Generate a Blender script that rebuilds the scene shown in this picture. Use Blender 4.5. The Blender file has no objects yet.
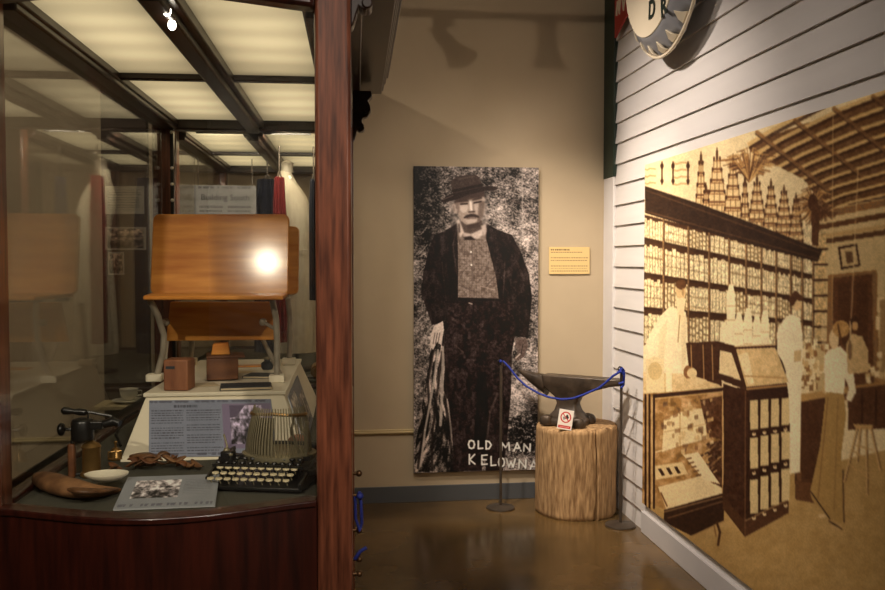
import bpy, bmesh, math, random
import numpy as np
from mathutils import Vector, Matrix, Euler
random.seed(7); rng = np.random.default_rng(11)
PI = math.pi; R = math.radians
S = bpy.context.scene; C = S.collection

# ------------------------------------------------------------------ camera, world, lights, exposure
YAW, PITCH, F, EYE = R(6.93), R(2.15), 880.0, 1.55
cam = bpy.data.cameras.new('camera'); camo = bpy.data.objects.new('camera', cam); C.objects.link(camo)
cam.sensor_width = 36; cam.lens = F/885*36; cam.clip_start = 0.05
camo.location = (0, 0, EYE); camo.rotation_euler = (R(90)-PITCH, 0, -YAW)
S.camera = camo
S.view_settings.view_transform = 'Standard'; S.view_settings.look = 'None'
S.view_settings.exposure = 0.0; S.view_settings.gamma = 1; S.view_settings.use_curve_mapping = False
w = bpy.data.worlds.new('world'); S.world = w; w.use_nodes = True
w.node_tree.nodes['Background'].inputs[0].default_value = (1, .86, .7, 1)
w.node_tree.nodes['Background'].inputs[1].default_value = 0.0

def spot(name, loc, target, power, size, blend, radius, col=(1, .8, .58)):
    l = bpy.data.lights.new(name, 'SPOT'); l.energy = power; l.spot_size = R(size); l.spot_blend = blend
    l.shadow_soft_size = radius; l.color = col
    o = bpy.data.objects.new(name, l); C.objects.link(o); o.location = loc
    o.rotation_euler = (Vector(target)-Vector(loc)).to_track_quat('-Z', 'Y').to_euler(); return o
def area(name, loc, target, power, sx, sy, col=(1, .84, .66)):
    l = bpy.data.lights.new(name, 'AREA'); l.energy = power; l.shape = 'RECTANGLE'; l.size = sx; l.size_y = sy; l.color = col
    o = bpy.data.objects.new(name, l); C.objects.link(o); o.location = loc
    o.rotation_euler = (Vector(target)-Vector(loc)).to_track_quat('-Z', 'Y').to_euler(); return o
spot('spot_far_left', (-2.2, 2.0, 3.78), (1.0, 5.6, 2.3), 105, 62, 1, .035, (1, .84, .68))
spot('spot_mural', (-.10, 4.2, 3.35), (1.77, 4.65, 1.3), 270, 80, 1, .05, (1, .87, .77))
spot('spot_anvil', (.45, 4.0, 3.35), (1.62, 5.3, .95), 265, 56, 1, .05, (1, .86, .70))
spot('spot_mural_front', (-.7, 2.6, 3.7), (1.77, 3.7, 1.1), 150, 60, 1, .06, (1, .87, .77))
spot('spot_poster', (.7, 2.7, 3.7), (.80, 5.6, 1.15), 140, 52, 1, .08, (1, .86, .72))
spot('spot_case', (-1.2, -1.2, 3.2), (-.33, 2.6, 1.35), 200, 28, .9, .045, (1, .88, .72))
spot('fill_case_right', (1.1, -1.3, 3.3), (-.36, 2.3, 1.15), 300, 26, .9, .06, (1, .89, .75))  # added fill that lifts the dim case interior, no known fixture
spot('fill_wall_left', (-2.3, 3.2, 3.7), (-1.9, 5.6, 1.3), 115, 80, 1, .1, (1, .86, .70))  # added fill, brightens the wall seen through the left glass
area('room_ceiling_light', (-.4, -.6, 3.9), (-.4, 1.2, 0), 45, 2.0, 1.2, (1, .87, .74))

# ------------------------------------------------------------------ camera maths (real planes only)
fw = np.array([math.sin(YAW)*math.cos(PITCH), math.cos(YAW)*math.cos(PITCH), -math.sin(PITCH)])
rt = np.array([math.cos(YAW), -math.sin(YAW), 0.0]); up = np.cross(rt, fw)
def ray(x, y): return fw*F + rt*(x-442.5) - up*(y-295.0)
def on(x, y, axis, val):                       # where the line of sight of a photo point meets the plane axis = val
    d = ray(x, y); o = np.array([0, 0, EYE]); t = (val-o[axis])/d[axis]; return Vector(o+d*t)
def topx(P):                                   # N x 3 points -> photo coordinates
    q = P-np.array([0, 0, EYE]); d = q@fw; return np.stack([442.5+F*(q@rt)/d, 295-F*(q@up)/d], 1)

# ------------------------------------------------------------------ materials
def lin(c): return tuple(((v/255)/12.92 if v/255 <= .04045 else ((v/255+.055)/1.055)**2.4) for v in c)
MATS = {}
def mat(name, col, rough=.6, metal=0, var=.12, scale=8, stretch=(1, 1, 1), col2=None, bump=0, coat=0, spec=.5, emit=None, detail=4):
    if name in MATS: return MATS[name]
    m = bpy.data.materials.new(name); m.use_nodes = True; nt = m.node_tree; b = nt.nodes['Principled BSDF']
    tc = nt.nodes.new('ShaderNodeTexCoord'); mp = nt.nodes.new('ShaderNodeMapping'); mp.inputs['Scale'].default_value = stretch
    n = nt.nodes.new('ShaderNodeTexNoise'); n.inputs['Scale'].default_value = scale; n.inputs['Detail'].default_value = detail
    nt.links.new(tc.outputs['Object'], mp.inputs[0]); nt.links.new(mp.outputs[0], n.inputs[0])
    r = nt.nodes.new('ShaderNodeValToRGB'); c = lin(col); c2 = lin(col2) if col2 else tuple(v*(1-var*2) for v in c)
    r.color_ramp.elements[0].position = .32; r.color_ramp.elements[1].position = .68
    r.color_ramp.elements[0].color = (*c2, 1); r.color_ramp.elements[1].color = (*c, 1)
    nt.links.new(n.outputs['Fac'], r.inputs[0]); nt.links.new(r.outputs[0], b.inputs['Base Color'])
    b.inputs['Roughness'].default_value = rough; b.inputs['Metallic'].default_value = metal
    b.inputs['Specular IOR Level'].default_value = spec; b.inputs['Coat Weight'].default_value = coat; b.inputs['Coat Roughness'].default_value = .12
    if bump:
        bp = nt.nodes.new('ShaderNodeBump'); bp.inputs['Strength'].default_value = bump; bp.inputs['Distance'].default_value = .01
        nt.links.new(n.outputs['Fac'], bp.inputs['Height']); nt.links.new(bp.outputs[0], b.inputs['Normal'])
    if emit: b.inputs['Emission Color'].default_value = (*lin(emit[0]), 1); b.inputs['Emission Strength'].default_value = emit[1]
    MATS[name] = m; return m
def vmat(name, rough=.55, spec=.3):            # printed surface: colour attribute 'print'
    m = bpy.data.materials.new(name); m.use_nodes = True; nt = m.node_tree; b = nt.nodes['Principled BSDF']
    a = nt.nodes.new('ShaderNodeVertexColor'); a.layer_name = 'print'; nt.links.new(a.outputs[0], b.inputs['Base Color'])
    b.inputs['Roughness'].default_value = rough; b.inputs['Specular IOR Level'].default_value = spec; MATS[name] = m; return m
def glassmat(name, tint=(.95, .95, .93), ior=1.5):
    m = bpy.data.materials.new(name); m.use_nodes = True; nt = m.node_tree; nt.nodes.remove(nt.nodes['Principled BSDF'])
    t = nt.nodes.new('ShaderNodeBsdfTransparent'); t.inputs[0].default_value = (*tint, 1)
    g = nt.nodes.new('ShaderNodeBsdfGlossy'); g.inputs['Roughness'].default_value = .015
    f = nt.nodes.new('ShaderNodeFresnel'); mx = nt.nodes.new('ShaderNodeMixShader')
    ge = nt.nodes.new('ShaderNodeNewGeometry'); mr = nt.nodes.new('ShaderNodeMapRange')    # same index seen from either face
    mr.inputs[3].default_value = ior; mr.inputs[4].default_value = 1/ior
    nt.links.new(ge.outputs['Backfacing'], mr.inputs[0]); nt.links.new(mr.outputs[0], f.inputs[0])
    nt.links.new(f.outputs[0], mx.inputs[0]); nt.links.new(t.outputs[0], mx.inputs[1]); nt.links.new(g.outputs[0], mx.inputs[2])
    nt.links.new(mx.outputs[0], nt.nodes['Material Output'].inputs[0]); MATS[name] = m; return m
def floormat():
    m = mat('polished_concrete', (116, 90, 54), .16, 0, scale=1.6, col2=(66, 52, 30), detail=8, spec=.55); nt = m.node_tree
    b = nt.nodes['Principled BSDF']; tc = [n for n in nt.nodes if n.type == 'TEX_COORD'][0]
    n2 = nt.nodes.new('ShaderNodeTexNoise'); n2.inputs['Scale'].default_value = 7; n2.inputs['Detail'].default_value = 6
    nt.links.new(tc.outputs['Object'], n2.inputs[0]); mr = nt.nodes.new('ShaderNodeMapRange')
    mr.inputs[3].default_value = .1; mr.inputs[4].default_value = .26
    nt.links.new(n2.outputs['Fac'], mr.inputs[0]); nt.links.new(mr.outputs[0], b.inputs['Roughness']); return m
M = dict(
 wall=mat('tan_wall_paint', (186, 168, 140), .75, scale=3, var=.03, spec=.2),
 dwall=mat('dark_room_paint', (120, 104, 84), .8, scale=3, var=.04, spec=.2),
 ceil=mat('room_ceiling_paint', (90, 80, 68), .9, scale=3, var=.03, spec=.1),
 base=mat('slate_vinyl', (84, 86, 88), .5, scale=3, var=.05),
 rail=mat('cream_rail', (200, 180, 135), .5, scale=3, var=.05),
 siding=mat('white_siding_paint', (216, 210, 204), .55, scale=5, stretch=(1, .25, 3), var=.035, bump=.15, detail=6),
 wtrim=mat('white_trim_paint', (214, 209, 205), .5, scale=5, var=.03),
 green=mat('dark_green_paint', (32, 48, 36), .5, var=.1),
 floor=floormat(),
 mahog=mat('mahogany', (124, 70, 48), .30, scale=9, stretch=(9, 9, .7), col2=(60, 30, 20), coat=.5, detail=8),
 mahogh=mat('mahogany_horizontal', (56, 20, 12), .28, scale=6, stretch=(9, 9, .8), col2=(32, 10, 7), coat=.5, detail=8),
 dwood=mat('dark_walnut', (52, 30, 20), .4, scale=5, stretch=(6, .8, 6), col2=(30, 17, 12), coat=.2),
 oak=mat('honey_maple', (226, 156, 72), .5, scale=4, stretch=(1, 6, 9), col2=(188, 114, 44), coat=.3, spec=.25, detail=7),
 deck=mat('grey_green_felt', (76, 74, 62), .9, scale=120, var=.1),
 box=mat('cream_paint', (226, 216, 192), .6, scale=4, var=.03),
 iron=mat('grey_cast_iron', (166, 156, 138), .42, .15, scale=20, var=.2),
 black=mat('black_enamel', (24, 23, 22), .35, scale=20, var=.2),
 key=mat('ivory_keys', (222, 208, 170), .4, scale=20, var=.06),
 tin=mat('dull_tin', (150, 140, 112), .42, .4, scale=15, var=.15),
 brass=mat('aged_brass', (170, 132, 78), .34, .75, scale=15, var=.2),
 steel=mat('dark_steel', (92, 80, 68), .45, .35, scale=15, var=.2),
 anvil=mat('forged_iron', (86, 72, 58), .42, .3, scale=14, col2=(54, 45, 37), bump=.4, detail=8),
 rope=mat('blue_rope', (18, 46, 152), .6, scale=200, var=.25),
 stump=mat('cut_pine', (200, 162, 114), .8, scale=22, stretch=(3, 3, .45), col2=(134, 100, 62), bump=1.0, detail=8),
 leather=mat('brown_leather', (150, 108, 70), .6, scale=18, col2=(88, 56, 34), bump=.6, detail=8),
 leaf=mat('dark_brown_leather', (124, 84, 50), .5, scale=30, col2=(62, 40, 24), bump=.6),
 white=mat('white_porcelain', (226, 218, 196), .35, scale=8, var=.03),
 block=mat('reddish_brown_wood', (150, 98, 66), .6, scale=9, stretch=(4, 4, 1), col2=(112, 66, 42)),
 block2=mat('brown_wood', (120, 74, 40), .55, scale=9, stretch=(1, 4, 4), col2=(82, 46, 24)),
 panelgrey=mat('grey_blue_card', (138, 142, 156), .6, scale=10, var=.05),
 ink=mat('dark_ink', (52, 50, 56), .7, scale=10, var=.1),
 cream=mat('cream_enamel', (222, 208, 180), .4, scale=3, var=.04),
 capgrey=mat('grey_enamel', (132, 132, 134), .4, scale=6, var=.06),
 red=mat('red_enamel', (176, 36, 26), .4, scale=6, var=.08),
 dgreen=mat('green_black_enamel', (26, 40, 34), .4, scale=6, var=.08),
 redcloth=mat('red_wool', (130, 22, 26), .9, scale=40, var=.15),
 navy=mat('navy_wool', (28, 34, 54), .9, scale=40, var=.2),
 linen=mat('white_linen', (210, 198, 174), .85, scale=20, stretch=(4, 4, 1), var=.08, bump=.3),
 khaki=mat('khaki_card', (216, 192, 142), .6, scale=10, var=.04),
 rock=mat('pink_stone', (190, 140, 112), .8, scale=20, var=.2),
 book=mat('dark_slate_cloth', (50, 54, 60), .7, scale=30, var=.15),
 paper=mat('aged_paper', (196, 178, 146), .7, scale=12, var=.12),
 lamp=mat('matte_black_metal', (30, 28, 26), .5, .3, scale=12, var=.1),
 panelbrown=mat('dark_brown_board', (74, 58, 46), .7, scale=5, var=.1),
 dbrass=mat('dull_dark_brass', (104, 74, 46), .4, .7, scale=15, var=.2), shaderope=mat('shaded_blue_rope', (18, 34, 120), .7, scale=200, var=.25),  # the loop's rope blue is darkened for the shade it hangs in
 glint=mat('glint_glow', (255, 250, 235), .3, emit=((255, 244, 225), 14)),  # emission stands in for specular glints at the beam
 diffuser=None, glass=glassmat('clear_glass'),
 print=vmat('printed_paper'), printgloss=vmat('printed_vinyl', .45, .35))
def diffmat():                                 # fluorescent diffuser: brightest over the middle of each tray, faint bands where tubes lie behind
    m = bpy.data.materials.new('lit_diffuser'); m.use_nodes = True; nt = m.node_tree; b = nt.nodes['Principled BSDF']
    def nd(t, **k):
        n = nt.nodes.new(t)
        for a, v in k.items(): setattr(n, a, v)
        return n
    def mth(op, a, b_):
        n = nd('ShaderNodeMath', operation=op)
        for i_, q in enumerate((a, b_)):
            if q is None: continue
            if isinstance(q, (int, float)): n.inputs[i_].default_value = q
            else: nt.links.new(q, n.inputs[i_])
        return n.outputs[0]
    tc = nd('ShaderNodeTexCoord'); sp = nd('ShaderNodeSeparateXYZ'); nt.links.new(tc.outputs['Generated'], sp.inputs[0])
    sx = mth('SINE', mth('MULTIPLY', sp.outputs[0], PI), None); sy = mth('SINE', mth('MULTIPLY', sp.outputs[1], PI), None)
    g = mth('POWER', mth('MAXIMUM', mth('MULTIPLY', sx, sy), .0), .55)
    wv = nd('ShaderNodeTexWave', bands_direction='Y'); wv.inputs['Scale'].default_value = 1.7; wv.inputs['Distortion'].default_value = 2.5; wv.inputs['Detail'].default_value = 1; wv.inputs['Detail Scale'].default_value = .8
    nt.links.new(tc.outputs['Object'], wv.inputs[0])
    e = mth('MULTIPLY', mth('ADD', mth('MULTIPLY', g, .72), .18), mth('ADD', mth('MULTIPLY', wv.outputs['Fac'], .20), .84)); nt.links.new(e, b.inputs['Emission Strength'])
    b.inputs['Emission Color'].default_value = (1, .80, .46, 1); b.inputs['Base Color'].default_value = (.6, .55, .42, 1); b.inputs['Roughness'].default_value = .6
    return m
M['diffuser'] = diffmat()

# ------------------------------------------------------------------ mesh helpers
class MB:
    def __init__(s): s.v = []; s.f = []
    def add(s, vs, fs):
        n = len(s.v); s.v += [tuple(v) for v in vs]; s.f += [tuple(i+n for i in f) for f in fs]; return s
    def box(s, c, d, rot=None):
        vs = [Vector((x*d[0]/2, y*d[1]/2, z*d[2]/2)) for x in (-1, 1) for y in (-1, 1) for z in (-1, 1)]
        if rot: q = Euler(rot).to_matrix(); vs = [q@v for v in vs]
        c = Vector(c)
        return s.add([v+c for v in vs], [(0, 1, 3, 2), (4, 6, 7, 5), (0, 4, 5, 1), (2, 3, 7, 6), (0, 2, 6, 4), (1, 5, 7, 3)])
    def span(s, a, b): return s.box([(a[i]+b[i])/2 for i in range(3)], [abs(b[i]-a[i]) for i in range(3)])
    def tube(s, pts, r, n=10, cap=True):
        pts = [Vector(p) for p in pts]; rs = r if isinstance(r, (list, tuple)) else [r]*len(pts); vs = []; fs = []; prev = None
        for i, p in enumerate(pts):
            t = (pts[min(i+1, len(pts)-1)]-pts[max(i-1, 0)]).normalized()
            if prev is None: a = Vector((0, 0, 1)) if abs(t.z) < .9 else Vector((1, 0, 0))
            else: a = prev
            a = (a-t*a.dot(t)).normalized(); prev = a; b = t.cross(a)
            for k in range(n): vs.append(p+(a*math.cos(2*PI*k/n)+b*math.sin(2*PI*k/n))*rs[i])
        for i in range(len(pts)-1):
            for k in range(n): fs.append((i*n+k, i*n+(k+1) % n, (i+1)*n+(k+1) % n, (i+1)*n+k))
        if cap: fs.append(tuple(range(n))); fs.append(tuple((len(pts)-1)*n+k for k in range(n)))
        return s.add(vs, fs)
    def lathe(s, prof, c=(0, 0, 0), n=24, sx=1, sy=1):
        vs = []; fs = []; c = Vector(c)
        for r, z in prof:
            for k in range(n): vs.append(c+Vector((r*sx*math.cos(2*PI*k/n), r*sy*math.sin(2*PI*k/n), z)))
        for i in range(len(prof)-1):
            for k in range(n): fs.append((i*n+k, i*n+(k+1) % n, (i+1)*n+(k+1) % n, (i+1)*n+k))
        fs.append(tuple(range(n))); fs.append(tuple((len(prof)-1)*n+k for k in range(n)))
        return s.add(vs, fs)
    def prism(s, poly, a, b, fn):                # poly of 2D points, extruded a..b, fn(p, q, depth) -> 3D
        n = len(poly); vs = [fn(p[0], p[1], a) for p in poly]+[fn(p[0], p[1], b) for p in poly]
        return s.add(vs, [tuple(range(n)), tuple(range(2*n-1, n-1, -1))]+[(i, (i+1) % n, n+(i+1) % n, n+i) for i in range(n)])
    def ball(s, c, r, n=12, sc=(1, 1, 1)):
        return s.lathe([(max(math.sin(PI*i/n), .001)*r, -math.cos(PI*i/n)*r*sc[2]) for i in range(n+1)], c, n*2, sc[0], sc[1])
    def loft(s, rings):
        n = len(rings[0]); vs = [v for r in rings for v in r]; fs = []
        for i in range(len(rings)-1):
            for k in range(n): fs.append((i*n+k, i*n+(k+1) % n, (i+1)*n+(k+1) % n, (i+1)*n+k))
        fs.append(tuple(range(n))); fs.append(tuple((len(rings)-1)*n+k for k in range(n))); return s.add(vs, fs)
    def build(s, name, m, parent=None, bevel=0, ang=35, loc=None, rot=None, subsurf=0):
        me = bpy.data.meshes.new(name); me.from_pydata(s.v, [], s.f); bm = bmesh.new(); bm.from_mesh(me)
        bmesh.ops.recalc_face_normals(bm, faces=bm.faces); bm.to_mesh(me); bm.free()
        me.polygons.foreach_set('use_smooth', [True]*len(me.polygons)); me.set_sharp_from_angle(angle=R(ang))
        me.materials.append(m); o = bpy.data.objects.new(name, me); C.objects.link(o)
        if parent: o.parent = parent
        if loc: o.location = loc
        if rot: o.rotation_euler = rot
        if bevel:
            md = o.modifiers.new('bevel', 'BEVEL'); md.width = bevel; md.segments = 2; md.limit_method = 'ANGLE'; md.angle_limit = R(40)
        if subsurf: md = o.modifiers.new('sub', 'SUBSURF'); md.levels = subsurf; md.render_levels = subsurf
        return o
def tag(o, label=None, cat=None, group=None, kind=None):
    if label: o['label'] = label
    if cat: o['category'] = cat
    if group: o['group'] = group
    if kind: o['kind'] = kind
    return o
def thing(name, label, cat, loc=(0, 0, 0), rot=(0, 0, 0), group=None):
    o = bpy.data.objects.new(name, None); C.objects.link(o); o.location = loc; o.rotation_euler = rot; o.empty_display_size = .05
    return tag(o, label, cat, group)
def struct(name, mb, m, **k): return tag(mb.build(name, m, **k), kind='structure')
def text(name, body, size, m, parent, loc, rot, ext=.001, bold=0):
    cu = bpy.data.curves.new(name, 'FONT'); cu.body = body; cu.size = size; cu.extrude = ext; cu.align_x = 'CENTER'; cu.align_y = 'CENTER'
    cu.offset = bold; tmp = bpy.data.objects.new(name, cu); C.objects.link(tmp)
    dg = bpy.context.evaluated_depsgraph_get(); me = bpy.data.meshes.new_from_object(tmp.evaluated_get(dg))
    bpy.data.objects.remove(tmp); me.materials.clear(); me.materials.append(m)
    o = bpy.data.objects.new(name, me); C.objects.link(o); o.parent = parent; o.location = loc; o.rotation_euler = rot; return o

# ------------------------------------------------------------------ printed surfaces: a numpy painter working on grid vertices
def vnoise(x, y, seed=0):
    def h(i, j):
        a = (i*374761393+j*668265263+seed*974634777) & 0x7fffffff; a = (a ^ (a >> 13))*1274126177 & 0x7fffffff
        return ((a ^ (a >> 16)) & 0xffff)/65535.0
    i = np.floor(x).astype(np.int64); j = np.floor(y).astype(np.int64); u = x-i; v = y-j; u = u*u*(3-2*u); v = v*v*(3-2*v)
    return (h(i, j)*(1-u)+h(i+1, j)*u)*(1-v)+(h(i, j+1)*(1-u)+h(i+1, j+1)*u)*v
def fbm(x, y, sc, o=4, seed=0):
    s = 0; a = .5; t = 0
    for k in range(o): s = s+a*vnoise(x*sc*2**k, y*sc*2**k, seed+k); t += a; a *= .6
    return s/t
class Paint:
    def __init__(s, P, base): s.x = P[:, 0]; s.y = P[:, 1]; s.nu = s.nv = 0; s.c = np.tile(np.array(base, float), (len(P), 1))
    def blur(s, n):                              # soften as a photographic print
        a = s.c.reshape(s.nv, s.nu, 3)
        for _ in range(n):
            q = np.pad(a, ((1, 1), (0, 0), (0, 0)), 'edge'); a = (q[:-2]+2*q[1:-1]+q[2:])/4
            q = np.pad(a, ((0, 0), (1, 1), (0, 0)), 'edge'); a = (q[:, :-2]+2*q[:, 1:-1]+q[:, 2:])/4
        s.c = a.reshape(-1, 3)
    def box(s, x0, y0, x1, y1): return np.nonzero((s.x >= x0) & (s.x <= x1) & (s.y >= y0) & (s.y <= y1))[0]
    def inside(s, poly):
        p = np.array(poly, float); ix = s.box(p[:, 0].min(), p[:, 1].min(), p[:, 0].max(), p[:, 1].max())
        x = s.x[ix]; y = s.y[ix]; r = np.zeros(len(ix), bool); n = len(p)
        for i in range(n):
            x1, y1 = p[i]; x2, y2 = p[(i+1) % n]
            if y1 == y2: continue
            r ^= ((y1 > y) != (y2 > y)) & (x < (x2-x1)*(y-y1)/(y2-y1)+x1)
        return ix[r]
    def col(s, ix, c, var=0, sc=.5, seed=0, a=1.0):
        c = np.array(c, float)
        if var: c = c[None]+((fbm(s.x[ix], s.y[ix], sc, 3, seed)-.5)*2*var)[:, None]
        s.c[ix] = s.c[ix]*(1-a)+c*a
    def poly(s, p, c, var=0, sc=.5, seed=0, a=1.0): s.col(s.inside(p), c, var, sc, seed, a)
    def ell(s, cx, cy, rx, ry, c, **k):
        ix = s.box(cx-rx, cy-ry, cx+rx, cy+ry); ix = ix[((s.x[ix]-cx)/rx)**2+((s.y[ix]-cy)/ry)**2 < 1]; s.col(ix, c, **k)
    def line(s, pts, w, c, a=1.0):
        for (x1, y1), (x2, y2) in zip(pts[:-1], pts[1:]):
            ix = s.box(min(x1, x2)-w, min(y1, y2)-w, max(x1, x2)+w, max(y1, y2)+w); x = s.x[ix]-x1; y = s.y[ix]-y1
            dx, dy = x2-x1, y2-y1; L = dx*dx+dy*dy+1e-9; t = np.clip((x*dx+y*dy)/L, 0, 1)
            d = np.hypot(x-t*dx, y-t*dy); al = np.clip((w/2-d)/.5+.5, 0, 1)[:, None]*a
            s.c[ix] = s.c[ix]*(1-al)+np.array(c, float)*al
    def quad(s, q, fn):                          # q: four corners tl, tr, br, bl; fn(u, v) -> colours, inverse bilinear by Newton steps
        q = np.array(q, float); ix = s.inside(q); x = s.x[ix]; y = s.y[ix]; u = np.full(len(ix), .5); v = u.copy()
        a, b, c, d = q
        for _ in range(6):
            px = (a[0]*(1-u)+b[0]*u)*(1-v)+(d[0]*(1-u)+c[0]*u)*v-x; py = (a[1]*(1-u)+b[1]*u)*(1-v)+(d[1]*(1-u)+c[1]*u)*v-y
            ux = (b[0]-a[0])*(1-v)+(c[0]-d[0])*v; uy = (b[1]-a[1])*(1-v)+(c[1]-d[1])*v
            vx = (d[0]-a[0])*(1-u)+(c[0]-b[0])*u; vy = (d[1]-a[1])*(1-u)+(c[1]-b[1])*u
            D = ux*vy-uy*vx+1e-12; u = u-(px*vy-py*vx)/D; v = v-(ux*py-uy*px)/D
        if len(ix): s.c[ix] = fn(u, v)
def sheet(name, O, U, V, nu, nv, thick, paint, m, base, parent=None, px=True):
    """flat printed sheet: O top-left corner, U along the width, V down the height; paint(Paint) draws its print; thick: depth behind"""
    O, U, V = (np.array(a, float) for a in (O, U, V)); N = np.cross(V, U); N /= np.linalg.norm(N)   # faces the viewer
    a, b = np.meshgrid(np.linspace(0, 1, nu), np.linspace(0, 1, nv)); a = a.ravel(); b = b.ravel()
    P = O+a[:, None]*U+b[:, None]*V; n = len(P)
    pt = Paint(topx(P) if px else np.stack([a, b], 1), base); pt.nu, pt.nv = nu, nv; paint(pt); col = np.clip(pt.c, 0, 255)/255
    col = np.where(col <= .04045, col/12.92, ((col+.055)/1.055)**2.4)
    i = np.arange((nu-1)*(nv-1)); r = i//(nu-1); c = i % (nu-1); k = r*nu+c
    F_ = np.stack([k, k+nu, k+nu+1, k+1], 1)
    cor = [0, nu-1, n-1, n-nu]; bk = [P[j]-N*thick for j in cor]
    vs = np.vstack([P, bk]); fl = F_.tolist()
    for e in range(4):
        e2 = (e+1) % 4; fl.append([cor[e], cor[e2], n+e2, n+e])
    fl.append([n, n+1, n+2, n+3])
    me = bpy.data.meshes.new(name); me.from_pydata(vs.tolist(), [], fl)
    at = me.color_attributes.new('print', 'FLOAT_COLOR', 'POINT')
    cc = np.ones((len(vs), 4)); cc[:n, :3] = col; cc[n:, :3] = .5; at.data.foreach_set('color', cc.ravel())
    me.materials.append(m); o = bpy.data.objects.new(name, me); C.objects.link(o)
    if parent: o.parent = parent
    return o

# ------------------------------------------------------------------ the room
XW, YB, ZC = 1.77, 5.62, 4.0
struct('floor', MB().span((-4, -3, -.1), (XW+.1, YB+.1, 0)), M['floor'])
struct('ceiling', MB().span((-4, -3, ZC), (XW+.1, YB+.1, ZC+.1)), M['ceil'])
struct('wall_back', MB().span((-4, YB, 0), (XW+.1, YB+.1, ZC)), M['wall'])
struct('wall_left', MB().span((-4.1, -3, 0), (-4, YB+.1, ZC)), M['dwall'])
struct('wall_front', MB().span((-4.1, -3.1, 0), (XW+.1, -3, ZC)), M['dwall'])
b = MB(); z = -.02; prof = []; E = .1285
while z < ZC:                                   # lap siding: every board leans out towards its lower edge
    prof += [(XW-.014, z), (XW, z+E)]; z += E
prof = [(p[0], min(p[1], ZC)) for p in prof]; poly = [(XW+.12, 0), (prof[0][0], 0)]+prof[1:]+[(XW+.12, ZC)]
b.prism(poly, -3, YB, lambda p, q, d: (p, d, q))
struct('wall_right', b, M['siding'], ang=20)
struct('baseboard_back', MB().span((-4, YB-.012, 0), (XW-.03, YB, .105)), M['base'], bevel=.002)
struct('trim_1', MB().span((-4, YB-.014, .445), (XW-.04, YB, .475)).span((-4, YB-.02, .452), (XW-.04, YB, .462)), M['rail'], bevel=.002)
struct('trim_2', MB().span((XW-.022, YB-.20, 0), (XW, YB, 2.09)), M['wtrim'], bevel=.002)
struct('trim_3', MB().span((XW-.026, YB-.21, 2.09), (XW, YB, ZC)), M['green'], bevel=.003)
pm = on(645, 165, 0, XW-.034); MY = pm.y
struct('baseboard_right', MB().span((XW-.034, -3, 0), (XW-.01, MY+.02, .122)), M['wtrim'], bevel=.003)

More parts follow.
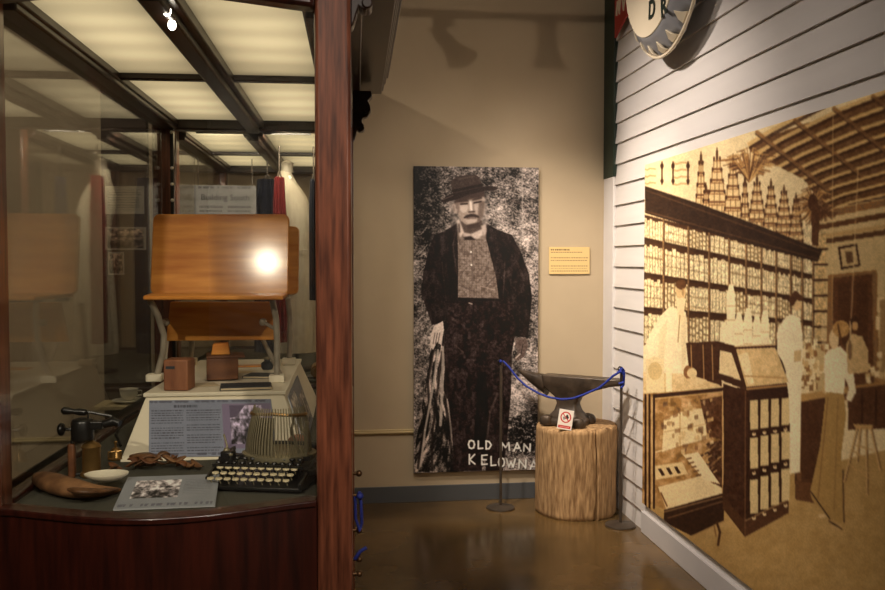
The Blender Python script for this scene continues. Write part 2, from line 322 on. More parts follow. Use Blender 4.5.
# ------------------------------------------------------------------ mural of a general store interior (a flat print on a board)
CR = (228, 205, 158); DK = (66, 40, 24); BR = (126, 84, 48)
def arr(c): return np.array(c, float)
def mural(p):
    x, y = p.x, p.y
    p.c += ((fbm(x, y, .25, 3, 3)-.5)*18)[:, None]
    # coffered ceiling
    cp = [(742, 146), (1100, 20), (1100, 200), (885, 196), (826, 210), (806, 182), (760, 158)]; p.poly(cp, (124, 84, 48), 22, .3)
    for k in range(10):
        f = k/9; x0 = 742+k*11-k*k*.25; y0 = 150+k*7.0; sl = -.56+.30*f; wd = 4.2-1.6*f
        pts = [(x0-6, y0+2), (x0+30, y0+30*sl-3), (x0+90, y0+90*sl-1), (x0+190, y0+190*sl+12)]
        p.line([(a, b_+wd) for a, b_ in pts], wd*.9, (78, 46, 26), .8); p.line(pts, wd, (212, 178, 120), .95)
    for (a0, b0, a1, b1) in ((757, 132, 828, 190), (795, 120, 862, 176), (834, 108, 920, 180), (873, 96, 980, 178)):
        p.line([(a0, b0), (a1, b1)], 3.6, (140, 98, 58), .8); p.line([(a0-1.6, b0+1.8), (a1-1.6, b1+1.8)], 1.2, (84, 50, 28), .9)
    p.poly([(640, 160), (742, 128), (750, 151), (760, 157), (803, 179), (826, 211), (820, 262), (640, 190)], CR, 10, .2)
    # right side wall, cornice bands
    p.poly([(815, 222), (826, 209), (1100, 160), (1100, 400), (815, 400)], (205, 178, 128), 10, .1)
    p.poly([(813, 226), (1100, 172), (1100, 180), (813, 231)], (112, 72, 40)); p.poly([(818, 235), (1100, 190), (1100, 196), (818, 239)], (190, 156, 104))
    p.poly([(818, 212), (1100, 158), (1100, 166), (818, 219)], (150, 108, 66), 10)
    p.poly([(818, 240), (1100, 196), (1100, 203), (818, 245)], (104, 68, 38))
    # goods on the shelves
    XS = [644, 663.4, 688.2, 709, 728.9, 746, 761.2, 776, 790.5, 802, 813]
    def row(k, xx):
        f = (xx-645)/(812-645); l = [214.8, 239, 274, 308.5, 345][k]; r = [258, 276, 300, 322, 346][k]
        return l+(r-l)*f
    def cell(seed, kind):
        r_ = np.random.default_rng(seed)
        n = r_.integers(4, 8); nr = r_.integers(1, 4); ph = r_.random(20)*.3
        def fn(u, v):
            k = np.floor(u*n).astype(int) % 20; fu = u*n-np.floor(u*n); top = .10+ph[k]*.35
            c = np.tile(arr((238, 216, 168)), (len(u), 1))*(1-.10*ph[k]*2)[:, None]
            if kind == 0: t = (fu < .16)*.45+(np.abs(v*nr-np.round(v*nr)) < .06)*.3
            elif kind == 1: t = (fu < .3)*.55+((np.sin(v*28+ph[k]*30) > .55) & (fu > .3))*.4
            else: t = (fu < .12)*.25+(np.abs((v*3) % 1-.5) < .10)*.25
            c = c*(1-t[:, None]*arr((.72, .85, 1)))
            c[v < top] = (84, 52, 30); c[v > .95] = (110, 72, 42); return c
        return fn
    for i in range(len(XS)-1):
        for k in range(4):
            q = [(XS[i], row(k, XS[i])), (XS[i+1], row(k, XS[i+1])), (XS[i+1], row(k+1, XS[i+1])), (XS[i], row(k+1, XS[i]))]
            p.quad(q, cell(i*7+k*31+2, (i*2+k*3+(i*k)) % 3))
    for k in range(1, 4): p.line([(644, row(k, 644)), (813, row(k, 813))], 3.4-.3*k, (72, 44, 26))
    for xx in XS[1:]: p.line([(xx, row(0, xx)), (xx, 346)], 1.7, (150, 112, 70)); 
    for xx in XS[1:]: p.line([(xx+1.1, row(0, xx)), (xx+1.1, 346)], .7, (84, 52, 30))
    for (x0, y0, x1, y1, n) in ((816, 236, 826, 345, 7),):
        for j in range(n):
            yy = y0+(y1-y0)*j/n; p.poly([(x0, yy), (x1, yy), (x1, yy+12), (x0, yy+12)], (208, 176, 122), 26, 1.2, j)
            p.line([(x0-2, yy+13), (x1+1, yy+13)], 2.2, (78, 46, 26))
    # pictures and stacked towers above
    for (cx, cy, w_) in ((650, 178, 11), (681, 172, 16)):
        for k in range(4): p.line([(cx-w_/2, cy-9+k*7), (cx-w_/4, cy-8+k*7), (cx, cy-9.5+k*7), (cx+w_/2, cy-9+k*7)], 1.4, (186, 150, 100))
    for xx in (673, 688, 662): p.line([(xx, 162), (xx, 184)], 1.5, (90, 56, 30)); p.ell(xx, 166, 1.8, 3, (80, 48, 28)); p.ell(xx, 181, 1.6, 2.4, (80, 48, 28))
    def tower(cx, top, w_, n, h=10.5):
        base = 189+(cx-645)*.357
        p.line([(cx, top), (cx, top+h)], 2.2, (96, 60, 34)); p.line([(cx, top-3), (cx, top)], 1, (96, 60, 34))
        yy = top+h-2; k = 0
        while yy < base:
            ww = w_*(.32+.17*min(k, 4)); p.poly([(cx-ww, yy), (cx+ww, yy), (cx+ww, min(yy+h, base)), (cx-ww, min(yy+h, base))], (222, 194, 142), 20, 1.2, k)
            p.line([(cx-ww, yy+h*.82), (cx+ww, yy+h*.82)], 2.0, (118, 72, 40), .9); p.line([(cx-ww, yy+1), (cx+ww, yy+1)], .9, (130, 84, 48))
            m_ = max(2, int(ww/2.2))
            for j in range(m_+1): xx = cx-ww+2*ww*j/m_; p.line([(xx, yy), (xx, min(yy+h, base))], .8, (120, 80, 46), .8)
            for s_ in (-1, 1): p.ell(cx+s_*ww*.92, yy-1.4, 1.0, 2.2, (92, 56, 32))
            yy += h; k += 1
    for a in ((701, 155, 6, 5, 11), (717, 151, 10, 6, 11), (733, 157, 9, 5, 11), (757, 178, 9, 5, 9), (771, 182, 8, 5, 9), (784, 188, 8, 5, 8), (796, 196, 7, 5, 8), (706, 186, 6, 2, 9), (745, 178, 5, 3, 10)): tower(*a)
    p.poly([(645, 186), (700, 204), (760, 226), (822, 250), (818, 262), (760, 247), (700, 230), (645, 213)], (64, 42, 28), 10, .3)
    p.line([(645, 190), (820, 253)], 1, (104, 72, 46)); p.line([(645, 211), (818, 259)], 1, (110, 76, 48))
    rr = random.Random(5)                       # two dried palms
    for (cx, cy, L, n, lo, hi) in ((749, 182, 44, 150, 35, 140), (814, 204, 24, 150, -30, 260)):
        for k in range(n):
            a = R(rr.uniform(lo, hi)); l = L*rr.uniform(.35, 1); bx_, by_ = cx+math.cos(a)*l*.55, cy-math.sin(a)*l*.8
            p.line([(cx, cy), (bx_, by_), (bx_+math.cos(a)*l*.4, by_-math.sin(a)*l*.05+3)], .9, rr.choice([(96, 58, 32), (150, 104, 60), (120, 76, 42), (206, 168, 110)]), .85)
    p.ell(813, 203, 5, 9, (92, 54, 30), var=20); p.poly([(811, 205), (821, 205), (818, 246), (812, 246)], (100, 62, 36), 20, .6)
    for k in range(60):
        a = R(rr.uniform(0, 360)); p.line([(824, 212), (824+math.cos(a)*13, 212+math.sin(a)*9)], .8, (98, 60, 34), .6)
    # door, framed picture, papers
    p.poly([(828, 275), (877, 270), (880, 400), (826, 400)], (150, 108, 64)); p.poly([(832, 278), (872, 274), (874, 400), (830, 400)], (112, 70, 40), 12, .3)
    p.poly([(838, 284), (850, 283), (850, 345), (838, 345)], (98, 60, 34), 8); p.poly([(856, 283), (868, 282), (868, 345), (856, 345)], (98, 60, 34), 8)
    p.poly([(838, 247), (857, 243.5), (860.5, 266), (841, 269.6)], (76, 46, 28)); p.poly([(840.3, 249), (855.6, 246), (858.4, 264.4), (842.6, 267.2)], (204, 176, 126)); p.poly([(845, 252), (852, 251), (854, 262), (847, 264)], (120, 84, 52), 20, 1)
    for (a, b_, c_, d_) in ((877, 297, 884, 312), (876, 316, 883, 330)): p.poly([(a, b_), (c_, b_), (c_, d_), (a, d_)], (222, 196, 146), 20, 1)
    p.line([(833, 110), (832, 400)], .8, (220, 190, 136), .7); p.line([(858, 170), (850, 345)], .8, (226, 200, 150), .8)
    # floor
    p.poly([(640, 500), (700, 500), (760, 488), (800, 470), (1100, 400), (1100, 700), (640, 700)], (186, 152, 98), 12, .12)
    for k in range(9): p.poly([(880+k*34, 300-k*4), (896+k*34, 298-k*4), (896+k*34, 396), (880+k*34, 396)], (170-8*(k % 3), 136-8*(k % 3), 92), 16, .4, k)
    # counters and goods
    p.poly([(795, 396), (838, 392), (838, 470), (815, 494), (812, 503), (795, 498)], (96, 60, 36), 12, .3); p.poly([(795, 395), (860, 385), (860, 391), (795, 403)], (184, 146, 92))
    p.poly([(848, 388), (1100, 358), (1100, 420), (848, 430)], (104, 66, 40), 12, .3); p.line([(846, 388), (1100, 356)], 3, (170, 130, 80))
    for xx in (862, 876, 892, 910): p.line([(xx, 390), (xx, 425)], 1.5, (70, 42, 26))
    p.poly([(797, 404), (801, 403), (801, 498), (797, 498)], (132, 88, 52)); p.poly([(796, 480), (815, 484), (815, 503), (796, 500)], (118, 76, 44))
    for k in range(70):
        xx = rr.uniform(797, 826); yy = rr.uniform(338, 388); p.poly([(xx, yy), (xx+4, yy-.4), (xx+4, yy+6), (xx, yy+6)], rr.choice([(236, 214, 166), (206, 172, 118), (150, 108, 66), (228, 202, 150)]))
    for k in range(60):
        xx = rr.uniform(856, 930); yy = rr.uniform(352, 380); p.poly([(xx, yy), (xx+5, yy-.5), (xx+5, yy+6), (xx, yy+6)], rr.choice([(230, 206, 158), (206, 176, 124), (170, 130, 84)]))
    lum = p.c.mean(1); k = (lum > 110) & (y > 215) & (x < 826) & (y < 348); p.c[k] *= (1+(fbm(x[k]*1.3, y[k]*.8, 1.0, 2, 33)-.55)*.75)[:, None]
    for (xx, t_) in ((731, 284), (739, 312), (748, 308), (757, 314), (724, 322), (765, 310)): p.poly([(xx-4, t_+10), (xx-2, t_), (xx+2, t_), (xx+4, t_+10), (xx+4.5, 346), (xx-4.5, 346)], (240, 220, 174), 8, .5, int(xx)); p.line([(xx-4, t_+22), (xx+4, t_+22)], .8, (196, 164, 112)); p.line([(xx-4.5, t_+36), (xx+4.5, t_+36)], .8, (196, 164, 112))
    # clerk at the left
    p.poly([(644, 348), (652, 330), (661, 315), (670, 306), (686, 312), (688, 344), (688, 390), (640, 392)], (238, 218, 174), 6, .2)
    p.ell(681, 291, 5, 9, (216, 184, 132)); p.ell(681, 284.5, 5.4, 5, (110, 70, 40)); p.poly([(676, 298), (686, 298), (683, 320), (678, 320)], (232, 208, 160)); p.line([(680, 315), (678, 342)], 1, (170, 136, 90)); p.poly([(660, 330), (668, 318), (664, 360), (656, 376)], (222, 200, 154), a=.6); p.poly([(681, 316), (686, 314), (686, 360), (682, 372)], (220, 196, 150), a=.6); p.ell(683, 292, 1.2, 4, (170, 130, 84), a=.7)
    # dark cabinet and glass showcase, left foreground
    p.poly([(686, 343), (718, 341), (722, 386), (690, 378)], (86, 52, 32), 14, .5)
    for xx in (691, 703, 712): p.line([(xx, 345), (xx+1, 380)], .9, (190, 150, 98))
    p.poly([(640, 372), (690, 374), (727, 388), (655, 396), (640, 396)], (222, 192, 140), 22, .35)
    p.poly([(646, 360), (654, 356), (664, 360), (664, 395), (646, 395)], (230, 206, 156)); p.ell(655, 371, 7, 9, (212, 184, 130)); p.poly([(666, 368), (672, 366), (672, 392), (666, 392)], (240, 220, 172))
    p.ell(688, 372, 4.5, 6.5, (150, 100, 56)); p.ell(692, 373, 5, 5, (228, 200, 148))
    p.poly([(640, 394), (724, 388), (724, 500), (664, 509), (640, 500)], (176, 136, 86), 60, .18, 5)
    p.poly([(664, 420), (680, 412), (704, 408), (707, 438), (680, 446), (662, 452)], (234, 210, 160), 10, .3); p.poly([(700, 400), (722, 396), (722, 440), (708, 436)], (104, 64, 36), 40, .4)
    p.line([(656, 452), (707, 438)], 1.2, (236, 212, 164)); p.line([(680, 414), (680, 446)], .8, (190, 150, 96)); p.line([(664, 432), (706, 424)], .8, (200, 164, 110))
    p.poly([(706, 444), (722, 440), (722, 492), (712, 488)], (96, 60, 36), 50, .5, 9)
    for k in range(70):
        xx = rr.uniform(659, 719); yy = rr.uniform(398, 452); w_ = rr.uniform(2, 6); p.poly([(xx, yy), (xx+w_, yy-.6), (xx+w_, yy+rr.uniform(2, 7)), (xx, yy+4)], rr.choice([(232, 206, 156), (96, 60, 36), (150, 108, 64), (206, 172, 118), (120, 78, 46)]), a=.55 if xx < 706 else .8)
    for k in range(40):
        xx = rr.uniform(700, 719); yy = rr.uniform(446, 482); p.line([(xx, yy), (xx+3, yy-2)], 1.2, rr.choice([(200, 164, 110), (70, 44, 28), (150, 108, 64)]))
    p.poly([(654, 466), (682, 462), (688, 474), (656, 480)], (222, 194, 142)); p.poly([(658, 487), (700, 476), (722, 488), (722, 494), (668, 514)], (232, 206, 156), 8)
    p.poly([(683, 455), (698, 452), (720, 484), (704, 480)], (238, 214, 166))
    for (a, b_) in ((658, 469), (666, 468), (674, 467)): p.poly([(a, b_), (a+3, b_-.5), (a+7, b_+6), (a+4, b_+7)], (70, 44, 28))
    for k in range(5): p.line([(687+k*2.4, 459+k*4.2), (691+k*2.4, 458+k*4.2)], 1.5, (110, 74, 44))
    p.line([(661, 493), (667, 506)], 1.5, (130, 88, 52)); p.line([(655, 396), (726, 389)], 3.6, (70, 42, 26)); p.line([(655, 399), (724, 391.6)], .9, (210, 176, 122))
    for xx in (645.5, 649.5, 654): p.line([(xx, 395), (xx, 508)], 2, (66, 40, 26)); 
    p.line([(652, 398), (652, 506)], .9, (214, 182, 130)); p.line([(647.4, 398), (647.4, 506)], .8, (190, 156, 106)); p.line([(723, 391), (723, 494)], 1.5, (206, 170, 116)); p.line([(725.4, 391), (725.4, 496)], 1.5, (60, 36, 24))
    p.poly([(664, 510), (724, 493), (724, 521), (692, 536), (664, 522)], (66, 40, 26), 8); p.line([(664, 512), (724, 496)], 1, (180, 140, 90)); p.line([(668, 518), (724, 501)], .9, (150, 110, 70)); p.line([(692, 536), (724, 521)], 1.4, (176, 138, 88))
    p.line([(717, 523), (720, 532), (718, 545)], 2.4, (92, 58, 34)); p.line([(714, 525), (716, 536)], 1.5, (150, 112, 70))
    # tall bin cabinet with slanted glass top
    p.poly([(723, 384), (750, 391), (745.5, 537), (722.5, 508), (724, 450)], (78, 46, 28), 14, .25, 4); p.poly([(749, 390), (790.5, 386), (788.6, 513), (745, 537)], (70, 42, 27), 8)
    p.poly([(722.5, 495), (745, 522), (745, 537), (722.5, 508)], (92, 58, 34)); p.poly([(745, 522), (788.5, 500), (788.6, 513), (745, 537)], (98, 62, 38), 10, 1); p.line([(745, 521), (788.6, 499)], 1.1, (190, 152, 100)); p.line([(745.4, 391), (745, 537)], .9, (130, 90, 56))
    for r_ in range(3):
        for k in range(4):
            x0 = 750+k*10.5; x1 = x0+8; yt = [400.5, 438, 480][r_]-k*[.7, 2.0, 3.6][r_]; yb = [430, 469, 514][r_]-k*[1.5, 3.0, 4.2][r_]
            p.poly([(x0, yt), (x1, yt-.8), (x1, yb-.8), (x0, yb)], (214, 188, 136), 8, .6, k); p.ell(x0+4, yb+4, 1.9, 1.9, (232, 208, 158)); p.ell(x0+4, yb+3, 1.2, .8, (120, 80, 50))
    p.poly([(717, 341), (734, 346), (776, 344), (790.5, 386), (748, 391), (716, 378)], (82, 50, 32), 8)
    p.poly([(720, 350), (731.5, 352.5), (741, 380.5), (719, 373)], (228, 202, 152), 14, .5); p.poly([(736, 349), (775, 347.5), (788, 383), (746.5, 387)], (216, 184, 130), 22, .25)
    p.poly([(738, 355), (748, 352), (754, 383), (748, 385)], (232, 208, 158), 16, .5, 3); p.line([(735, 346.5), (776, 344.5)], 1.2, (222, 192, 140)); p.line([(747, 389), (790.5, 385)], 1.8, (184, 144, 92)); p.line([(776, 345), (790, 385)], 1.1, (60, 36, 24)); p.line([(744, 376), (786, 378)], 1.2, (176, 134, 84))
    # man in the white coat
    p.poly([(777, 332), (783, 320), (790, 314), (800, 318), (803, 336), (802, 372), (801, 400), (800, 472), (791, 474), (789, 400), (785, 366), (777, 352)], (238, 220, 178), 6, .2)
    p.ell(797, 303, 5, 8, (214, 182, 132)); p.poly([(789, 298), (795, 290), (802, 296), (803, 302), (797, 300), (793, 306), (790, 306)], (98, 60, 36)); p.poly([(794, 351), (801, 350), (801, 361), (794, 362)], (206, 176, 126)); p.line([(776, 350), (788, 382)], 1, (196, 168, 120))
    # woman in blouse and long skirt
    p.poly([(824, 356), (828, 350), (840, 346), (848, 354), (854, 376), (856, 392), (851, 402), (846, 399), (849, 388), (845, 378), (844, 396), (825, 394)], (238, 220, 178), 8, .3)
    p.poly([(826, 392), (844, 394), (846, 416), (841, 456), (844, 500), (842, 522), (832, 520), (812, 500), (810, 492), (820, 446)], (176, 142, 88), 8, .3); p.line([(828, 398), (818, 498)], 1, (136, 102, 62)); p.line([(838, 398), (834, 512)], .9, (150, 116, 72)); p.line([(843, 470), (844, 522)], 1.5, (110, 76, 46)); p.line([(811, 492), (830, 519)], 1.2, (80, 50, 30))
    p.ell(834, 339, 5, 10, (226, 196, 146)); p.ell(841, 329, 8.5, 8.5, (190, 148, 92), var=40, sc=.8); p.line([(838, 325), (842, 345)], 2, (120, 78, 44)); p.ell(824, 332, 3, 18, (226, 200, 152), a=.5)
    p.ell(822, 516, 4, 2, (214, 184, 134)); p.ell(836, 527, 6, 3.4, (196, 162, 110)); p.line([(829, 521), (842, 529)], 1.4, (90, 58, 36))
    # people behind
    p.ell(855, 322, 4.5, 6, (84, 52, 32)); p.ell(855, 326, 3, 4.5, (198, 158, 104)); p.poly([(846, 344), (852, 334), (862, 336), (868, 350), (868, 372), (848, 374)], (206, 174, 122), 20, .4); p.line([(850, 322), (851, 350)], 1, (226, 200, 150)); p.ell(850, 350, 2, 10, (90, 56, 34), a=.6)
    # stool
    p.poly([(853, 424), (874, 425), (871, 430), (856, 429)], (196, 158, 104))
    for l_ in ([(857, 429), (844, 482)], [(866, 429), (867, 495)], [(860, 429), (857, 462)], [(871, 429), (880, 470)]): p.line(l_, 1.8, (206, 170, 116)); p.line([(l_[0][0]+1.3, l_[0][1]), (l_[1][0]+1.3, l_[1][1])], .7, (88, 54, 32))
    for l_ in ([(852, 450), (867, 460)], [(849, 464), (868, 478)], [(855, 445), (873, 450)], [(853, 470), (876, 474)]): p.line(l_, 1.3, (196, 158, 104))
    p.blur(1); p.c *= (1+(fbm(x, y, .9, 2, 21)-.5)*.14)[:, None]*(1+(fbm(x, y, .06, 2, 22)-.5)*.06)[:, None]; lm = p.c.mean(1, keepdims=True); p.c = lm+(p.c-lm)*np.where(lm < 110, .80, 1.0); p.c = (p.c-120)*1.18+120
    k = (lm[:, 0] < 110); p.c[k] += ((fbm(x[k], y[k], .5, 3, 61)-.5)*34)[:, None]*arr((1, .75, .5))
zt = pm.z; zb = on(645, 505, 0, XW-.034).z
mu = sheet('store_mural', (XW-.034, MY, zt), (0, -(MY-1.75), 0), (0, 0, zb-zt), 660, 560, .018, mural, M['print'], CR)
tag(mu, 'large sepia photo mural of an old general store on the white siding wall', 'mural')

# ------------------------------------------------------------------ banner photograph of a standing man
def old(p):
    x, y = p.x, p.y; n1 = fbm(x, y, .9, 3, 1); n2 = fbm(x*1.0, y*1.0, .22, 3, 4); n3 = fbm(x+y*.5, y-x*.3, .5, 3, 9)
    n4 = fbm(x, y, .07, 3, 14); n5 = vnoise(x*.55+y*.25, y*.9-x*.2, 17)
    base = 104+(n1-.5)*190+(n2-.5)*120+(n4-.5)*120+(n5-.5)*60; base += np.where(x > 505, 10, 0)
    base = base-np.clip((450-x)/26, 0, 1)*np.clip((262-y)/36, 0, 1)*72
    base = base-np.clip((y-405)/18, 0, 1)*np.clip((x-506)/8, 0, 1)*np.clip((458-y)/10+.2, 0, 1)*105*(n3 > .42)
    base += np.clip((y-355)/25, 0, 1)*(x > 508)*np.clip((405-y)/10, 0, 1)*42+np.clip((y-455)/10, 0, 1)*25
    base = np.clip(base, 26, 205)
    p.c = np.stack([base*1.03, base*.96, base*.92], 1)
    rb = random.Random(8)
    for k in range(46):                         # fir boughs
        a, b_ = rb.uniform(486, 536), rb.uniform(168, 330); l = rb.uniform(6, 16); p.line([(a, b_), (a+l*.6, b_+l*.15), (a+l, b_+l*.5)], .9, rb.choice([(196, 186, 178), (170, 160, 152), (70, 60, 56)]), .6)
    for k in range(30):
        a, b_ = rb.uniform(414, 436), rb.uniform(230, 340); l = rb.uniform(4, 12); p.line([(a, b_), (a+l*.5, b_-l*.6)], .9, rb.choice([(186, 176, 168), (60, 50, 47)]), .6)
    p.line([(522, 170), (523, 240)], 1.4, (180, 170, 162), .5)
    J = (40, 32, 31)
    # rock / bark cloth at lower left
    rk = [(431, 340), (446, 336), (450, 380), (456, 440), (464, 472), (414, 472), (416, 440), (424, 395), (429, 360)]
    ix = p.inside(rk); xx, yy = x[ix], y[ix]; wx = xx+(yy-400)*.13*np.sign(438-xx)*np.abs((438-xx)/16)+3*np.sin(yy*.07); n_ = fbm(wx*.42, yy*.07, 1.0, 3, 6)*.75+fbm(xx, yy, 1.2, 2, 7)*.25
    g_ = np.clip((n_-.36)*640, 26, 200); p.c[ix] = np.stack([g_*1.03, g_*.95, g_*.9], 1)
    for st, c_ in (([(434, 348), (427, 382), (429, 410), (421, 440), (417, 468)], (36, 30, 29)), ([(441, 352), (437, 395), (433, 430), (431, 470)], (40, 33, 31)), ([(447, 352), (445, 400), (450, 440), (455, 470)], (34, 28, 27)),
        ([(438, 350), (432, 388), (425, 430), (420, 466)], (190, 178, 168)), ([(444, 345), (442, 395), (440, 425)], (184, 172, 162)), ([(448, 402), (453, 440)], (150, 138, 130))):
        st = [(a+rb.uniform(-1, 1), b_) for a, b_ in st]; p.line(st, rb.uniform(1.6, 3), c_, .75)
    # trousers
    p.poly([(447, 297), (516, 297), (516, 330), (512, 352), (511, 394), (507, 440), (503, 471), (486, 471), (484, 440), (482, 471), (454, 471), (452, 430), (446, 383), (444, 350)], (44, 34, 33), 34, .45, 8)
    p.poly([(478, 372), (486, 372), (489, 420), (486, 462), (474, 440)], (26, 20, 20), 6); p.line([(497, 395), (490, 412), (487, 440)], 2, (84, 72, 68), .6)
    p.line([(455, 345), (463, 352)], 1.5, (96, 84, 78), .5); p.line([(452, 318), (464, 326)], 2, (72, 60, 57), .6)
    # shirt, neck, collar
    p.poly([(457, 232), (486, 230), (492, 257), (500, 299), (457, 300)], (122, 109, 101), 44, .5, 3)
    ix = p.inside([(457, 232), (486, 230), (492, 257), (500, 299), (457, 300)]); p.c[ix] *= (1-.10*((np.sin(x[ix]*2.6) > .3) | (np.sin(y[ix]*2.6) > .5)))[:, None]
    p.line([(459, 285), (466, 288), (472, 291)], 1.3, (84, 73, 68), .6); p.line([(496, 276), (489, 283), (484, 290)], 1.6, (84, 73, 68), .6); p.line([(460, 278), (464, 270)], 1.2, (84, 73, 68), .5); p.line([(489, 262), (484, 274)], 1.5, (80, 70, 65), .5); p.line([(495, 290), (480, 286)], 1.2, (160, 146, 137), .5); p.line([(472, 242), (473, 284)], .9, (100, 88, 82)); p.line([(458, 299), (498, 300)], 3, (30, 24, 23)); p.line([(469, 303), (472, 304)], 1.2, (160, 148, 140))
    p.ell(471, 252, .9, .9, (226, 216, 206)); p.ell(471.5, 265, .9, .9, (226, 216, 206))
    p.poly([(460, 222), (482, 220), (484, 234), (462, 234)], (84, 73, 68), 14)
    p.poly([(456.5, 221), (459, 219), (464, 232), (460, 238)], (190, 176, 166)); p.line([(459, 224), (459.5, 232)], 1.5, (60, 50, 47)); p.poly([(481, 226), (486, 224), (487, 233), (484, 236)], (170, 156, 147))
    p.poly([(463, 232), (471, 234), (482, 229), (483, 235), (478, 239), (471, 237.5), (464, 239)], (178, 164, 155), 40, 1.2); p.poly([(463, 237), (471, 236), (476, 240), (465, 240)], (50, 42, 40))
    # jacket
    p.poly([(457, 223), (445, 231), (434, 235), (428, 252), (423, 275), (421, 293), (427, 310), (432, 325), (444, 322), (447, 305), (451, 301), (458, 300), (458, 255)], J, 16, .5, 11)
    p.poly([(487, 224), (498, 230), (512, 235), (521, 252), (529, 274), (532, 298), (530, 320), (528, 338), (515, 336), (513, 312), (512, 302), (499, 300), (496, 277), (491, 257), (486, 238)], J, 22, .5, 12)
    p.line([(457, 226), (453, 245), (457, 275)], 1.2, (84, 74, 70), .6); p.line([(442, 262), (444, 280), (446, 300)], 1.2, (96, 86, 80), .35); p.line([(505, 262), (503, 298)], 1.0, (78, 68, 64), .6); p.ell(508, 273, 3, 4, (84, 73, 68), a=.25, var=20); p.line([(517, 262), (524, 280)], 2.5, (84, 74, 70), .35); p.line([(444, 318), (449, 302)], 1.3, (30, 24, 23)); p.line([(448, 302), (443, 345)], 2.4, (34, 27, 26), .8)
    # hands
    p.poly([(434, 326), (443, 321), (444, 330), (441, 345), (437, 342), (433, 350), (430, 345), (431, 334)], (192, 178, 168), 26, 1)
    for k in range(3): p.line([(435+k*2.4, 333), (433+k*2.4, 344)], .8, (96, 84, 79))
    p.poly([(516, 338), (526, 338), (528, 346), (524, 357), (517, 361), (514, 359), (518, 352), (515, 346)], (98, 85, 80), 34, 1); p.line([(516, 358), (520, 354)], 1.2, (186, 174, 165)); p.line([(523, 344), (521, 354)], .8, (50, 42, 40))
    # face
    p.poly([(456, 200), (484, 194), (485.5, 207), (483, 217), (477, 224), (468, 226), (461, 221), (457.5, 213)], (158, 144, 134), 30, .5)
    p.poly([(451.5, 205), (455, 203), (457, 214), (454, 213)], (176, 160, 150)); p.line([(453.5, 206), (454.5, 211)], .8, (90, 78, 72))
    p.poly([(454, 204), (456, 197), (484, 190), (485, 196.5), (470, 199.4), (459, 202)], (74, 62, 58), 8, 1); p.poly([(455.5, 203), (459, 202), (459.5, 212), (458, 214)], (128, 113, 105), 8, 1)
    p.ell(464, 208, 4, 4.5, (196, 182, 171), a=.7); p.ell(477, 206.5, 3.4, 4.2, (178, 164, 154), a=.6)
    p.line([(459.5, 201.6), (468, 200.8)], 1.5, (60, 48, 45)); p.line([(473, 200), (481.5, 198)], 1.5, (60, 48, 45)); p.line([(460.5, 204), (467.5, 203.6)], 1.3, (52, 42, 39)); p.line([(474, 202.8), (481.5, 201.4)], 1.3, (52, 42, 39))
    p.line([(470.6, 202), (471.4, 210)], 2, (222, 210, 200)); p.line([(473.2, 204), (474, 210.5)], 1, (124, 110, 102)); p.line([(468.6, 212), (474.6, 211.6)], 1.2, (74, 62, 58)); p.poly([(479, 202), (485, 201), (483, 217), (477, 223)], (92, 80, 74), a=.75)
    p.poly([(463.5, 218.5), (466, 215.2), (471, 213.8), (476, 214.2), (479.8, 217.6), (474, 216.8), (470, 217.2)], (58, 47, 44), 8, 1); p.line([(467, 218.4), (476, 218)], .9, (84, 70, 66)); p.poly([(464, 219.5), (478, 219), (474, 223.6), (468, 224)], (172, 158, 148)); p.poly([(466, 225), (479, 222), (480, 227), (468, 229)], (70, 59, 55))
    c0 = p.c.copy(); p.blur(6); keep = ~((x > 450) & (x < 488) & (y > 193) & (y < 240)); p.c[keep] = c0[keep]   # soft skin tones
    p.line([(461, 204.3), (467, 203.8)], 1.1, (44, 35, 32), .8); p.line([(474, 203), (481, 201.6)], 1.1, (44, 35, 32), .8); p.line([(464.5, 217.4), (471, 215), (478.6, 217)], 1.6, (56, 46, 42), .7); p.line([(469, 212), (474.4, 211.6)], 1, (70, 58, 54), .7)
    # hat
    p.poly([(450.5, 181.5), (457, 176.8), (466, 175), (475.5, 174.8), (479, 177), (483.5, 188), (480, 191), (453.5, 196)], (74, 63, 59), 14, .6); p.line([(453, 191), (482, 185)], 3, (40, 33, 31), .8)
    p.poly([(441, 201.5), (446, 196), (452, 193.6), (482, 187), (489, 186), (495, 186.4), (498, 188.6), (494, 190.6), (486, 190.6), (470, 194.5), (456, 199.6), (444, 202.6)], (52, 43, 41), 8, .8); p.line([(443, 199.5), (453, 195.4)], 1, (120, 106, 99), .6); p.line([(459, 179), (474, 176.5)], 1.4, (104, 92, 86), .5)
    # hand lettering
    W_ = (226, 220, 210); G = {'O': [[(0, .5), (.15, .08), (.5, 0), (.85, .1), (1, .5), (.85, .9), (.5, 1), (.15, .9), (0, .5)]], 'L': [[(.1, 0), (.1, 1), (.9, .95)]], 'D': [[(.1, 0), (.1, 1), (.6, .95), (.95, .5), (.6, .08), (.1, 0)]],
      'M': [[(0, 1), (.08, 0), (.5, .6), (.92, 0), (1, 1)]], 'A': [[(0, 1), (.45, 0), (1, 1)], [(.2, .65), (.8, .65)]], 'N': [[(0, 1), (.05, 0), (.95, 1), (1, 0)]], 'K': [[(.1, 0), (.1, 1)], [(.9, 0), (.15, .55), (.95, 1)]], 'E': [[(.9, 0), (.1, .05), (.1, 1), (.9, .95)], [(.1, .5), (.75, .5)]], 'W': [[(0, 0), (.25, 1), (.5, .35), (.75, 1), (1, 0)]]}
